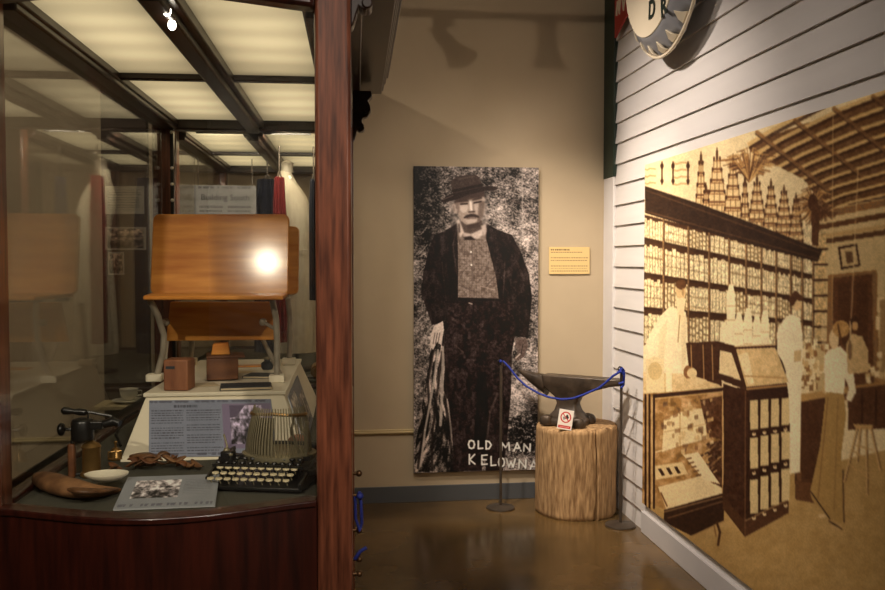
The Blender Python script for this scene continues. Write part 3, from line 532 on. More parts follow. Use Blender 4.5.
    for ch, cx, y0, w_, h in (('O', 471.5, 440.5, 6, 8), ('L', 480.5, 441, 5.5, 7.6), ('D', 488.5, 441, 6, 8), ('M', 505.5, 443, 8, 7.4), ('A', 517.5, 443, 7, 8), ('N', 527, 444, 6.5, 7),
        ('K', 472, 454.5, 6.5, 9.5), ('E', 484.5, 455, 6.5, 9.5), ('L', 493.5, 456.5, 6, 9), ('O', 501.5, 458, 6, 8.5), ('W', 511, 459, 8.5, 8), ('N', 522.5, 460, 7, 8), ('A', 534, 461, 7.5, 8.5)):
        for st in G[ch]:
            q = [(cx-w_/2+a*w_, y0+b_*h) for a, b_ in st]; p.line([(a+.6, b_+.6) for a, b_ in q], 2.0, (40, 34, 32), .6); p.line(q, 1.7, W_)
    p.blur(1)
    fo = p.inside([(421, 228), (534, 228), (534, 340), (515, 345), (505, 471), (452, 471), (444, 345), (421, 330)]); lm = p.c[fo].mean(1) < 62; ix = fo[lm]; p.c[ix] += ((fbm(x[ix]*1.4, y[ix]*.5, .16, 3, 51)-.5)*58+(fbm(x[ix], y[ix], 1.3, 2, 52)-.5)*26)[:, None]
    p.c += ((fbm(x, y, 2.2, 2, 77)-.5)*26)[:, None]; p.c = (p.c-70)*1.22+62; p.c = np.clip(p.c, 16, 238)
a = on(413.5, 166, 1, YB-.03); c = on(538.7, 166, 1, YB-.03); d = on(414.5, 473, 1, YB-.03)
po = sheet('photo_banner', (a.x, YB-.03, a.z), (c.x-a.x, 0, 0), (0, 0, d.z-a.z), 360, 880, .006, old, M['printgloss'], (120, 112, 106))
tag(po, 'tall black and white photo banner of a moustached man in hat and bow tie', 'banner')

# small wall placard
a = on(549.5, 247, 1, YB-.02); c = on(590, 247, 1, YB-.02); d = on(550, 274, 1, YB-.02)
pl = thing('wall_placard', 'small tan text placard on the tan wall right of the man banner', 'placard', ((a.x+c.x)/2, YB-.001, (a.z+d.z)/2)); W_, H_ = c.x-a.x, a.z-d.z
MB().box((0, -.006, 0), (W_, .008, H_)).build('board', M['khaki'], pl, bevel=.001)
def plp(p):
    p.c[:] = (222, 190, 130); r_ = random.Random(3)
    for k in range(9):
        if k in (2, 5): continue
        xx = .04; end = .5 if k == 0 else (.82 if k == 1 else .94); yy = .10+k*.1
        while xx < end:
            wd = r_.uniform(.02, .06); p.poly([(xx, yy-.02), (xx+wd, yy-.02), (xx+wd, yy+(.035 if k == 0 else .012)), (xx, yy+(.035 if k == 0 else .012))], (96, 78, 52) if k == 0 else (150, 124, 84)); xx += wd+.012
sheet('printed_face', (-W_/2, -.0112, H_/2), (W_, 0, 0), (0, 0, -H_), 90, 60, .001, plp, M['print'], (222, 190, 130), pl, px=False)

# ------------------------------------------------------------------ bottle-cap sign and red sign, upper right
cap = thing('bottle_cap_sign', 'round white bottle cap sign with green letters D R and grey fluted rim', 'sign', (1.60, 4.30, 3.06))
RC = .475; n = 21*8; rings = []
def ring(r, xo, amp): return [Vector((xo+amp*.5*(1+math.cos(21*2*PI*k/n))*.5, (r+amp*math.cos(21*2*PI*k/n))*math.cos(2*PI*k/n), (r+amp*math.cos(21*2*PI*k/n))*math.sin(2*PI*k/n))) for k in range(n)]
MB().loft([ring(.365, -.03, 0), ring(.385, -.026, 0), ring(.40, -.012, .002), ring(.43, .006, .008), ring(RC-.012, .045, .013), ring(RC-.014, .055, .013), ring(.40, .05, 0)]).build('fluted_rim', M['capgrey'], cap, ang=50)
MB().loft([ring(.375, -.034, 0), ring(.375, -.02, 0)]).build('face_disc', M['cream'], cap, bevel=.003)
def rr_at(r, xo, dt, t, lift): return (xo-lift, r*math.cos(t+dt), r*math.sin(t+dt))
for k in range(21):                             # white ridges of the crimped skirt
    t = 2*PI*(k+.5)/21; sh = [(.412, -.006, 0), (.45, .016, .045), (RC-.012, .040, .075), (RC-.012, .040, -.075), (.45, .016, -.045)]
    MB().add([rr_at(r, x, dt, t, .005) for r, x, dt in sh]+[rr_at(r, x, dt, t, -.012) for r, x, dt in sh], [(0, 1, 2, 3, 4), (9, 8, 7, 6, 5)]+[(i, (i+1) % 5, 5+(i+1) % 5, 5+i) for i in range(5)]).build('rim_ridge', M['cream'], cap, bevel=.002)
MB().tube([(.048, (RC-.004)*math.cos(2*PI*k/80), (RC-.004)*math.sin(2*PI*k/80)) for k in range(81)], .009, 8, False).build('outer_edge', M['cream'], cap)
fd = [o_ for o_ in cap.children if o_.name.startswith('face_disc')][0]
l1 = on(651.7, 10, 0, 1.563); l2 = on(663.5, 7.5, 0, 1.563)
TR = Euler((R(90), 0, R(-90)))
text('letter_d', 'D', .125, M['dgreen'], fd, (-.037, l1.y-4.30, l1.z-3.06), (R(90), R(4), R(-90)), .0015, .003)
text('letter_r', 'R', .125, M['dgreen'], fd, (-.037, l2.y-4.30, l2.z-3.06), (R(90), R(-6), R(-90)), .0015, .003)
for yy, zz in ((-.25, -.16), (.25, .2)): MB().box((.10, yy, zz), (.13, .02, .02)).box((.155, yy, zz), (.012, .06, .06)).build('wall_bracket', M['lamp'], cap)
rs = thing('red_sign', 'red sign with white script in the corner beside the green trim post', 'sign', (XW-.04, 5.2, 2.9))
def rl(x, y): q = on(x, y, 0, XW-.045); return (q.y-5.2, q.z-2.9)
b = MB(); b.prism([rl(616.5, 38), rl(637, -1), rl(656, -40), rl(617, -40)], 0, .012, lambda p, q, d: (-.005-d, p, q)); b.build('board', M['red'], rs)
b = MB()
for st in ([(621, -14), (622, 12), (624, -12), (626, 10), (629, -14)], [(619, 16), (620, 2), (622, 14)], [(628, -20), (632, 0), (636, -20)]):
    b.tube([Vector((-.019, *rl(*q))) for q in st], .007, 6)
b.build('script_lettering', M['cream'], rs)

# ------------------------------------------------------------------ stump, anvil, warning card
sx, sy, SR, SH = 1.482, 5.30, .247, .545
st = thing('tree_stump', 'upright section of debarked tree trunk carrying the anvil', 'stump', (sx, sy, 0))
n = 220; ca = R(-76); rings = []
zs = [0, .012, .03]+[.03+.485*k/14 for k in range(1, 14)]+[.515, .533, .545]
for z in zs:
    rg = []
    for k in range(n):
        t = 2*PI*k/n; dt = (t-ca+PI) % (2*PI)-PI; rr_ = SR*(1+.018*math.sin(2*t+1)+.012*math.sin(5*t+z*3)+.006*math.sin(13*t+z*9)+.004*math.sin(29*t))
        if z < .01: rr_ -= .008
        if z > .54: rr_ -= .012
        wd = .022+.05*max(0, 1-z/.18)*.6+.004*math.sin(z*40); off = .03*math.sin(z*7); q = abs(dt-off)
        if q < wd: rr_ -= (.05 if z < .5 else .035)*(1-q/wd)
        rg.append(Vector((rr_*math.cos(t), rr_*math.sin(t), z+(.006*math.sin(t+2) if z > .5 else 0))))
    rings.append(rg)
MB().loft(rings).build('trunk', M['stump'], st, ang=50)
ax = Vector((1.67-1.13, 5.04-5.45, 0)).normalized(); ang = math.atan2(ax.y, ax.x)
an = thing('blacksmith_anvil', 'dark iron blacksmith anvil with long horn on the tree stump', 'anvil', (1.425, 5.285, .5485), (0, 0, ang))
def rect(x0, x1, y, z, k=.25, skew=0):
    r_ = []; cx = (x0+x1)/2; hx = (x1-x0)/2; c_ = min(hx, y)*k
    for (a_, b_) in ((-hx, -y+c_), (-hx+c_, -y), (hx-c_, -y), (hx, -y+c_), (hx, y-c_), (hx-c_, y), (-hx+c_, y), (-hx, y-c_)): r_.append(Vector((cx+a_, b_, z+skew*(a_/hx))))
    return r_
b = MB()
b.loft([rect(-.125, .125, .105, 0), rect(-.125, .125, .105, .03), rect(-.105, .105, .09, .05), rect(-.075, .08, .06, .085), rect(-.062, .066, .046, .13), rect(-.075, .085, .048, .17), rect(-.12, .13, .055, .205), rect(-.155, .19, .06, .235), rect(-.16, .20, .062, .30)])
for s1 in (-1, 1):
    for s2 in (-1, 1): b.loft([rect(s1*.11-.035, s1*.11+.035, .03, 0), rect(s1*.11-.035, s1*.11+.035, .03, .035), rect(s1*.105-.022, s1*.105+.022, .02, .055)][0:3]) if 0 else b.add([v+Vector((0, s2*.088, 0)) for rg in [rect(s1*.105-.038, s1*.105+.038, .034, .0, .5), rect(s1*.105-.04, s1*.105+.04, .036, .03, .5), rect(s1*.10-.03, s1*.10+.03, .026, .055, .5), rect(s1*.095-.01, s1*.095+.01, .01, .062, .5)] for v in rg], [(i*8+k, i*8+(k+1) % 8, (i+1)*8+(k+1) % 8, (i+1)*8+k) for i in range(3) for k in range(8)]+[tuple(range(8)), tuple(range(24, 32))])
b.build('body', M['anvil'], an, bevel=.006, ang=50)
b = MB(); b.loft([[Vector((x, y*s, z)) for (y, z) in ((-1, .2995), (-1, zb_+.012), (-.7, zb_), (.7, zb_), (1, zb_+.012), (1, .2995))] for x, s, zb_ in ((.17, .0615, .215), (.205, .060, .228), (.28, .05, .252), (.345, .046, .262))])
b.build('heel', M['anvil'], an, bevel=.005)
b = MB(); rg = []
for i in range(13):
    t = i/12; x = -.14-.205*t; rz = .070*(1-t)**.8+.003; ry = .056*(1-t)**.7+.003; zc = .240*(1-t)+.318*t-(.006*math.sin(PI*t))
    rg.append([Vector((x, ry*math.cos(2*PI*k/16), min(zc+rz*math.sin(2*PI*k/16), .290+.028*t))) for k in range(16)])
b.loft(rg).build('horn', M['anvil'], an, ang=60)
dcam = Vector((0, 0, 0))-Vector((1.40, 5.12, 0)); ca_ = on(565, 423, 1, 5.10)
card = thing('warning_card', 'small white card with red crossed-hand circle leaning on the anvil base', 'card', (ca_.x-.008, 5.092, .5515), (R(-9), R(10), R(-6)))
def warn(p):
    p.poly([(.0, .0), (1, 0), (1, 1), (0, 1)], (236, 226, 214)); x, y = p.x, p.y*1.3; r_ = np.hypot(x-.5, y-.50)
    p.c[(r_ < .37) & (r_ > .29)] = (196, 40, 34); k = (np.abs((x-.5)+(y-.5)) < 0); p.c[k] = (196, 40, 34)
    p.poly([(.48, .62/1.3), (.5, .36/1.3), (.6, .30/1.3), (.66, .42/1.3), (.72, .5/1.3), (.62, .66/1.3), (.55, .6/1.3)], (40, 36, 36)); p.poly([(.3, .5/1.3), (.46, .44/1.3), (.5, .62/1.3), (.36, .7/1.3)], (150, 140, 132))
    k = (np.abs((x-.5)-(y-.5)) < .045) & (r_ < .3); p.c[k] = (196, 40, 34)
    p.poly([(.08, .80), (.92, .80), (.92, .94), (.08, .94)], (196, 40, 34)); p.poly([(.16, .85), (.84, .85), (.84, .89), (.16, .89)], (226, 150, 140))
cw, chh = .088, .118
sheet('printed_face', (-cw/2, 0, chh), (cw, 0, 0), (0, 0, -chh), 76, 100, .003, warn, M['print'], (236, 226, 214), card, px=False)

# ------------------------------------------------------------------ rope barrier
def stanchion(x, y, lab):
    t = thing('stanchion', lab, 'stanchion', (x, y, 0), group='thin rope barrier stanchions')
    MB().lathe([(.088, 0), (.09, .004), (.088, .010), (.03, .016), (.012, .022)], n=40).build('base', M['steel'], t)
    MB().tube([(0, 0, .01), (0, 0, .935)], .0085, 12).build('post', M['steel'], t)
    MB().tube([(.0, 0, .91), (-.018, -.008, .915), (-.024, -.01, .93), (-.014, -.006, .94), (0, 0, .936)], .004, 8).build('hook', M['lamp'], t); return t
P1 = Vector((1.026, 5.405, .93)); P2 = Vector((1.655, 4.955, .925))
stanchion(P1.x, P1.y, 'thin dark stanchion in front of the man banner, rope end left'); stanchion(P2.x, P2.y, 'thin dark stanchion beside the white siding, rope end right')
pts = []
off = Vector((-.02, -.03, 0))
for x, y in ((503, 361), (509, 367), (517, 377.5), (526, 386), (539, 393.5), (550, 397.5), (561.5, 399.4), (573, 398.5), (583, 395), (592, 391), (599, 388), (606, 382.5), (613, 376), (618, 373), (621, 372)):
    d = ray(x, y); A = P1+off; B = P2+off; nn = Vector((B.y-A.y, A.x-B.x, 0)); o0 = Vector((0, 0, EYE)); dv = Vector(d); t = (A-o0).dot(nn)/dv.dot(nn); pts.append(o0+dv*t)
tag(MB().tube(pts+[P2+Vector((-.012, -.012, .0)), P2+Vector((.012, -.014, -.02)), P2+Vector((.01, -.012, -.09)), P2+Vector((-.008, -.016, -.11))], .0068, 8).tube([P2+Vector((-.03, -.012, -.02)), P2+Vector((-.012, -.014, -.01)), P2+Vector((0, -.016, .01)), P2+Vector((.012, -.012, -.005)), P2+Vector((.0, -.012, -.03))], .007, 8).tube([P2+Vector((-.02, -.012, -.085)), P2+Vector((.012, -.016, -.075))], .007, 8).ball(P1+Vector((-.004, -.014, .0)), .010, 6).ball(P2+Vector((0, -.014, -.08)), .009, 6).build('barrier_rope', M['rope']), 'blue rope sagging between the two stanchions in front of the anvil', 'rope')

# ------------------------------------------------------------------ track lights (above the frame; their shadows fall on the tan wall)
tr = thing('track_rail', 'black lighting track hung below the ceiling parallel to the tan wall', 'track rail', (0, 4.5, 3.33))
MB().span((-2.1, -.018, -.015), (1.0, .018, .015)).build('rail', M['lamp'], tr)
for xx in (-1.8, -.4, .9): MB().tube([(xx, 0, .01), (xx, 0, ZC-3.33)], .006, 8).build('hanger', M['lamp'], tr)
def head(x, tilt, yaw, lab):
    t = thing('spotlight', lab, 'spotlight', (x, 4.5, 3.314), group='track spotlights')
    MB().box((0, 0, -.02), (.07, .035, .04)).build('adapter', M['lamp'], t)
    MB().tube([(0, 0, -.03), (-.03, 0, -.045), (-.03, 0, -.075), (0, 0, -.08)], .006, 8).build('yoke', M['lamp'], t)
    MB().lathe([(.028, .055), (.032, .05), (.032, -.04), (.036, -.05), (.062, -.115), (.06, -.115), (.03, -.05)], n=24).build('lamp_housing', M['lamp'], t, loc=(0, 0, -.09), rot=(0, R(tilt), yaw)); return t
head(-.20, -42, 0, 'left black track spotlight with flared hood tilted toward the siding'); head(.26, -6, 0, 'right black track spotlight with flared hood aimed straight down')

# ------------------------------------------------------------------ display cases
CY = R(-1.3); CP = Vector((.035, 1.91, 0)); CM = Matrix.Translation(CP)@Matrix.Rotation(CY, 4, 'Z')
UL, UR, VD = -.815, 0, 1.86                     # left and right outer faces, depth of the near case
SZ, DZ, TZ, LZ = 1.035, 1.02, 2.09, 2.128       # sill top, deck top, underside of top rails, diffuser height
BOW = .10; u0, u1 = UL+.078, -.078
def bow(u): t = min(max((u-u0)/(u1-u0), 0), 1); return -BOW*math.sin(PI*t)**1.25
def bowbar(za, zb, front, back, n=28):
    b = MB(); rg = []
    for k in range(n+1):
        u = u0+(u1-u0)*k/n; f = bow(u); rg.append([Vector((u, f+front, za)), Vector((u, f+front, zb)), Vector((u, f+back, zb)), Vector((u, f+back, za))])
    return b.loft(rg)
def display_case(name, lab, loc, depth, near, top):
    t = thing(name, lab, 'display case', loc, (0, 0, CY), 'mahogany display cases')
    pw = .078
    for (u, v) in ((UL+pw/2, pw/2), (UR-pw/2, pw/2), (UL+pw/2, depth-pw/2), (UR-pw/2, depth-pw/2)):
        b = MB().box((u, v, TZ/2+.05), (pw, pw, TZ+.1)); b.build('post', M['mahog'], t, bevel=.009)
    # base carcass
    if near: bowbar(.08, SZ-.01, -.006, .03).build('front_panel', M['mahogh'], t, ang=60)
    if near:
        bowbar(SZ-.014, SZ, -.012, .04).build('sill_bead', M['mahogh'], t, bevel=.003, ang=60)
        bowbar(0, .10, -.006, .03).build('plinth', M['mahogh'], t, bevel=.006, ang=60)
        bowbar(TZ, TZ+.17, -.012, .045).build('front_top_rail', M['mahogh'], t, bevel=.008, ang=60)
        bowbar(SZ-.01, TZ+.01, .014, .018).build('front_glass', M['glass'], t, ang=60)
    for nm, u in (('left_side_panel', UL+.03), ('right_side_panel', UR-.03)):
        MB().box((u, depth/2, SZ/2), (.03, depth-2*pw, SZ)).build(nm, M['mahogh'], t)
    for nm, u in (('left_sill', UL+.04), ('right_sill', UR-.04)):
        MB().box((u, depth/2, SZ-.02), (.072, depth-2*pw, .04)).build(nm, M['mahogh'], t, bevel=.008)
    for nm, u in (('left_top_rail', UL+.054), ('right_top_rail', UR-.056)):
        MB().box((u, depth/2, TZ+.065), (.106, depth-2*pw, .10)).box((u-.012*(1 if u > -.4 else -1), depth/2, TZ+.03), (.07, depth-2*pw, .06)).build(nm, M['dwood'], t, bevel=.006)
    MB().box(((UL+UR)/2, depth-.04, SZ/2), (UR-UL-2*pw, .03, SZ)).build('back_panel', M['mahogh'], t)
    MB().box(((UL+UR)/2, depth-.04, TZ+.07), (UR-UL-2*pw, .07, .14)).build('back_top_rail', M['dwood'], t, bevel=.006)
    if near: MB().box(((UL+UR)/2, depth-.04, SZ-.02), (UR-UL-2*pw, .07, .04)).build('back_sill', M['mahogh'], t, bevel=.006)
    # deck
    if near:
        poly = [(UL+.06, depth-.06), (UL+.06, pw)]+[(u0+(u1-u0)*k/20, bow(u0+(u1-u0)*k/20)+.035) for k in range(21)]+[(UR-.06, pw), (UR-.06, depth-.06)]
    else: poly = [(UL+.06, depth-.06), (UL+.06, .02), (UR-.06, .02), (UR-.06, depth-.06)]
    MB().prism(poly, DZ-.02, DZ, lambda p, q, d: (p, q, d)).build('deck', M['deck'], t)
    # side and back glass
    ga = pw+.001
    MB().box((UL+.055, depth/2, (SZ+TZ)/2), (.004, depth-2*ga, TZ-SZ+.02)).build('left_glass', M['glass'], t)
    MB().box((UR-.055, depth/2, (SZ+TZ)/2), (.004, depth-2*ga, TZ-SZ+.02)).build('right_glass', M['glass'], t)
    if near: MB().box(((UL+UR)/2, depth-.04, (SZ+TZ)/2), (UR-UL-2*ga, .004, TZ-SZ+.02)).build('back_glass', M['glass'], t)
    # lit ceiling: one long beam, cross bars, diffusers between
    um = (u0+u1)/2; bw = .085
    v0 = (bow(um)+.045 if near else .0)
    MB().box((um, (v0+depth-.05)/2, TZ+.055), (bw, depth-.05-v0, .09)).box((um, (v0+depth-.05)/2, TZ+.02), (bw*.55, depth-.05-v0, .06)).build('ceiling_beam', M['dwood'], t, bevel=.005)
    vm = [.90] if near else [.80]
    for v in vm:
        for s in (0, 1):
            a_, b_ = (u0-.005, um-bw/2+.001) if s == 0 else (um+bw/2-.001, u1+.005)
            MB().span((a_, v-.016, TZ+.02), (b_, v+.016, LZ+.02)).build('cross_bar', M['dwood'], t, bevel=.003)
    cuts = [None]+vm+[depth-.075]
    for k in range(len(cuts)-1):
        for s in (0, 1):
            a_, b_ = (u0, um-bw/2) if s == 0 else (um+bw/2, u1)
            if k == 0 and near: pl_ = [(a_+(b_-a_)*q/12, bow(a_+(b_-a_)*q/12)+.045) for q in range(13)]
            else: pl_ = [(a_, .0 if k == 0 else cuts[k]+.016), (b_, .0 if k == 0 else cuts[k]+.016)]
            pl_ += [(b_, cuts[k+1]-.016), (a_, cuts[k+1]-.016)]
            MB().prism(pl_, LZ, LZ+.006, lambda p, q, d: (p, q, d)).build('diffuser', M['diffuser'], t)
    # roof, frieze and cornice
    if near:
        MB().span((UL+.01, .02, LZ+.03), (UR-.01, depth-.01, 2.30)).build('roof_box', M['mahogh'], t, bevel=.004)
        fr = lambda e, za, zb: MB().prism([(UL-e, -e), (UL-e, depth+e), (UR+e, depth+e), (UR+e, -e)]+[(UR+e-(UR-UL+2*e)*k/16, -e-BOW*math.sin(PI*k/16)) for k in range(1, 16)], za, zb, lambda p, q, d: (p, q, d))
        for i, (e, za, zb) in enumerate(((.03, 2.262, 2.285), (.124, 2.285, 2.30), (.132, 2.30, 2.33), (.142, 2.33, 2.36), (.155, 2.36, 2.41))):
            fr(e, za, zb).build('cornice_moulding' if i else 'frieze', M['dwood'], t, bevel=.004)
        for v in (.04, depth-.04):                # carved scroll brackets under the cornice
            b = MB(); pr = [(.0, 2.262), (.075, 2.262), (.08, 2.24), (.062, 2.222), (.072, 2.20), (.074, 2.175), (.06, 2.155), (.04, 2.15), (.036, 2.135), (.046, 2.12), (.044, 2.10), (.03, 2.092), (.018, 2.10), (.012, 2.08), (.006, 2.06), (0, 2.055)]
            b.prism(pr, v-.026, v+.026, lambda p, q, d: (UR+p-.001, d, q))
            for (a_, z_, r_) in ((.055, 2.185, .018), (.035, 2.107, .012)): b.tube([(UR+a_, v-.032, z_), (UR+a_, v+.032, z_)], r_, 14)
            b.build('carved_bracket', M['dwood'], t, bevel=.004)
    else:  # unseen top of the far case, added tall to cast the diagonal wall shadow
        MB().span((UL, .0, TZ+.14), (UR, depth, top-.06)).build('shadow_header', M['mahogh'], t)
        MB().span((UL-.01, -.01, top-.06), (UR, depth+.01, top)).build('cornice_moulding', M['mahogh'], t, bevel=.004)
    return t
def cl(u, v, z=0): return CM@Vector((u, v, z))
case = display_case('display_case', 'near mahogany display case with bow front and lit ceiling panels', tuple(CP), VD, True, 2.41)
case2 = display_case('display_case', 'far mahogany display case standing behind the near one', tuple(cl(-.03, VD+.17)), 1.56, False, 2.72)
def local(x, y, z):                             # photo point on the horizontal plane z -> place
    return on(x, y, 2, z)
# pilaster strip with metal clips coloured white to imitate glints on the far left post, hooks with blue rope on the right side
MB().box((u0+.004, VD-.088, 1.60), (.012, .010, .98)).build('shelf_standard', M['lamp'], case)
for z_ in (2.075, 1.93, 1.865, 1.80, 1.66, 1.50): MB().ball((u0+.006, VD-.098, z_), .0075, 6).build('shelf_clip', MATS.get('clip') or mat('clip', (245, 240, 232), .25, 0), case)
for i, (x, y, zz) in enumerate(((0, 0, .905), (0, 0, .83), (0, 0, .60))): pass
hooks = [(1.55-(yy-262)*1.98/880) for yy in (472, 494, 529, 558, 573)]
for z_ in hooks:
    MB().tube([(UR-.002, .05, z_), (UR+.014, .05, z_)], .004, 10).ball((UR+.014, .05, z_), .0075, 8).build('brass_knob', M['dbrass'], case)
lp = [(UR+.014, .04, hooks[1]+.012), (UR+.018, .034, hooks[1]-.01), (UR+.020, .036, hooks[2]+.02), (UR+.016, .036, hooks[2]+.002), (UR+.006, .038, hooks[2]+.03), (UR+.005, .04, hooks[1])]
g = thing('rope_loop', 'short blue rope loop hung on brass knobs on the display case post', 'rope', tuple(cl(UR+.016, .036, hooks[1])), (0, 0, CY))
q0 = Vector((UR+.016, .036, hooks[1])); MB().tube([Vector(p)-q0 for p in lp], .0036, 8).ball((0, -.006, .004), .008, 6).build('cord', M['shaderope'], g)
MB().tube([Vector((UR+.004, .038, hooks[3]+.004))-q0, Vector((UR+.016, .036, hooks[3]+.022))-q0, Vector((UR+.030, .036, hooks[3]+.03))-q0], .0042, 8).build('cord_tail', M['shaderope'], g)
# two glowing beads added to imitate white glints under the ceiling beam
for (x, y, dd) in ((167, 11, 1.885), (172, 25, 1.93)):
    d_ = ray(x, y); P_ = Vector(np.array([0, 0, EYE])+d_*(dd/F)); 
    t = thing('glowing_glint', ('upper' if y < 15 else 'lower')+' of two tiny glowing beads imitating glints at the case ceiling beam', 'glint', tuple(P_), group='glowing beads for glints at the case ceiling')
    MB().ball((0, 0, 0), .009, 8, (1, 1, 1.3)).build('glint', M['glint'], t); MB().lathe([(.005, .008), (.006, .02), (.002, max(.03, 2.118-P_.z))], n=10).build('glint_stem', M['lamp'], t)

def strip(case_, u, v, z, aim, power, ln):        # added hidden fill light with a dummy fixture, brightens the case contents
    MB().box((u, v, z+.012), (ln, .016, .014)).build('fill_bar', M['lamp'], case_)
    l = bpy.data.lights.new('fill_light', 'AREA'); l.energy = power; l.shape = 'RECTANGLE'; l.size = ln; l.size_y = .02; l.color = (1, .88, .70)
    o_ = bpy.data.objects.new('fill_light', l); C.objects.link(o_); o_.parent = case_; o_.location = (u, v, z); o_.rotation_euler = (Vector(aim)-Vector((u, v, z))).to_track_quat('-Z', 'Y').to_euler()
strip(case2, (u0+u1)/2, .04, TZ+.02, (-.3, .6, 1.4), 7, .5)

# ------------------------------------------------------------------ cream plinth with its text panels
def zat(x, y, d): q = np.array([0, 0, EYE])+ray(x, y)*(d/F/1.0); return Vector(q)
def W(x, y, d):                                  # photo point at distance d along the view axis
    r_ = ray(x, y); return Vector(np.array([0, 0, EYE])+r_*(d/F))
bt = DZ+.001; PT = 1.172                         # plinth bottom and top
fl, frr = on(121, 461, 2, bt), on(306, 459, 2, bt); tl, tr_ = on(146, 397, 2, PT), on(284, 395, 2, PT); bl, br_ = on(205, 362, 2, PT), on(300, 362, 2, PT)
yF = (fl.y+frr.y)/2; yT = (tl.y+tr_.y)/2; yR = br_.y
x_l0, x_r0, x_l1, x_r1 = fl.x, min(frr.x, -.085), tl.x, tr_.x
ORG = Vector(((x_l0+x_r0)/2, yF, bt)); pn = thing('display_plinth', 'cream tapered plinth carrying the school desk inside the case', 'plinth', tuple(ORG))
xr2 = br_.x
def L(p): return Vector(p)-ORG
bs = [L((x_l0, yF, bt)), L((x_r0, yF, bt)), L((min(x_r0+.02, -.07), yR+.05, bt)), L((x_l0+.03, yR+.05, bt))]
tp = [L((x_l1, yT, PT)), L((x_r1, yT, PT)), L((xr2, yR, PT)), L((x_l1+.03, yR, PT))]
MB().add(bs+tp, [(0, 1, 2, 3), (4, 5, 6, 7), (0, 1, 5, 4), (1, 2, 6, 5), (2, 3, 7, 6), (3, 0, 4, 7)]).build('tapered_body', M['box'], pn, bevel=.003)
lip = MB(); e = .006; tpo = [tp[0]+Vector((-e, -e, 0)), tp[1]+Vector((e, -e, 0)), tp[2]+Vector((e, e, 0)), tp[3]+Vector((-e, e, 0))]
lip.add([p+Vector((0, 0, .0005)) for p in tpo]+[p+Vector((0, 0, .012)) for p in tpo], [(0, 1, 2, 3), (4, 5, 6, 7), (0, 1, 5, 4), (1, 2, 6, 5), (2, 3, 7, 6), (3, 0, 4, 7)]); lip.build('top_board', M['box'], pn, bevel=.003)
PTT = PT+.0125
GB = (128, 134, 152)
def textlines(p, x0, x1, y0, y1, n, seed, c=(70, 70, 82), wgt=.42, aspect=.5, gaps=()):
    r_ = random.Random(seed); dy = (y1-y0)/n
    for k in range(n):
        if k in gaps: continue
        xx = x0; end = x1-(r_.random()*.25*(x1-x0) if (k+1) in gaps or k == n-1 else r_.random()*.06*(x1-x0)); yy = y0+(k+.5)*dy
        while xx < end:
            wd = r_.uniform(.015, .05)*(x1-x0)/.45; p.poly([(xx, yy-dy*wgt/2), (min(xx+wd, end), yy-dy*wgt/2), (min(xx+wd, end), yy+dy*wgt/2), (xx, yy+dy*wgt/2)], c, a=.6+.3*r_.random()); xx += wd+.006
def photo(p, x0, y0, x1, y1, seed, tint=(150, 140, 165)):
    ix = p.box(x0, y0, x1, y1); u = (p.x[ix]-x0)/(x1-x0); v = (p.y[ix]-y0)/(y1-y0); n_ = fbm(u*8, v*6, 1.0, 4, seed); g_ = np.clip(n_*1.9-.45+.25*(v < .35)-.12*(v > .7), .12, 1)
    p.c[ix] = arr(tint)[None]*g_[:, None]*1.35
def frontpanel(p):
    p.c[:] = GB; p.c += ((fbm(p.x*8, p.y*6, 1, 2, 5)-.5)*14)[:, None]; r_ = random.Random(9)
    for yy in (.03, .96):
        for k in range(34): a_ = r_.random(); p.poly([(a_, yy-.02), (a_+.03, yy-.02), (a_+.025, yy+.02), (a_-.005, yy+.015)], (92, 94, 110))
    textlines(p, .02, .28, .17, .92, 17, 3, gaps=(6, 12)); textlines(p, .30, .58, .17, .92, 17, 4, gaps=(5, 9, 14)); textlines(p, .20, .40, .09, .14, 1, 8, c=(46, 46, 56), wgt=.9)
    p.poly([(.59, .08), (.99, .08), (.99, .88), (.59, .88)], (124, 112, 140)); photo(p, .65, .11, .92, .80, 4, (172, 160, 186)); p.poly([(.65, .11), (.78, .11), (.70, .32), (.65, .34)], (92, 82, 104)); textlines(p, .03, .6, .93, .97, 1, 6)
# panel lies on the sloping front face
def fp(s, t):                                    # s across 0..1, t down 0..1 on the face
    top_ = tp[0].lerp(tp[1], s); bot_ = bs[0].lerp(bs[1], s); return top_.lerp(bot_, t)
nrm = (bs[1]-bs[0]).cross(tp[0]-bs[0]).normalized(); nrm = nrm if nrm.y < 0 else -nrm
q_tl = L(on(149, 400, 1, yT+(yF-yT)*.1)); q_tr = L(on(271, 399, 1, yT+(yF-yT)*.1)); q_bl = L(on(149, 458, 1, yT+(yF-yT)*.95))
def proj(q): return q-nrm*((q-bs[0]).dot(nrm)-.0042)
q_tl, q_tr, q_bl = proj(q_tl), proj(q_tr), proj(q_bl)
o = sheet('front_text_panel', q_tl, q_tr-q_tl, q_bl-q_tl, 300, 170, .004, frontpanel, M['print'], GB, pn, px=False); o['label'] = 'grey-blue printed text panel'
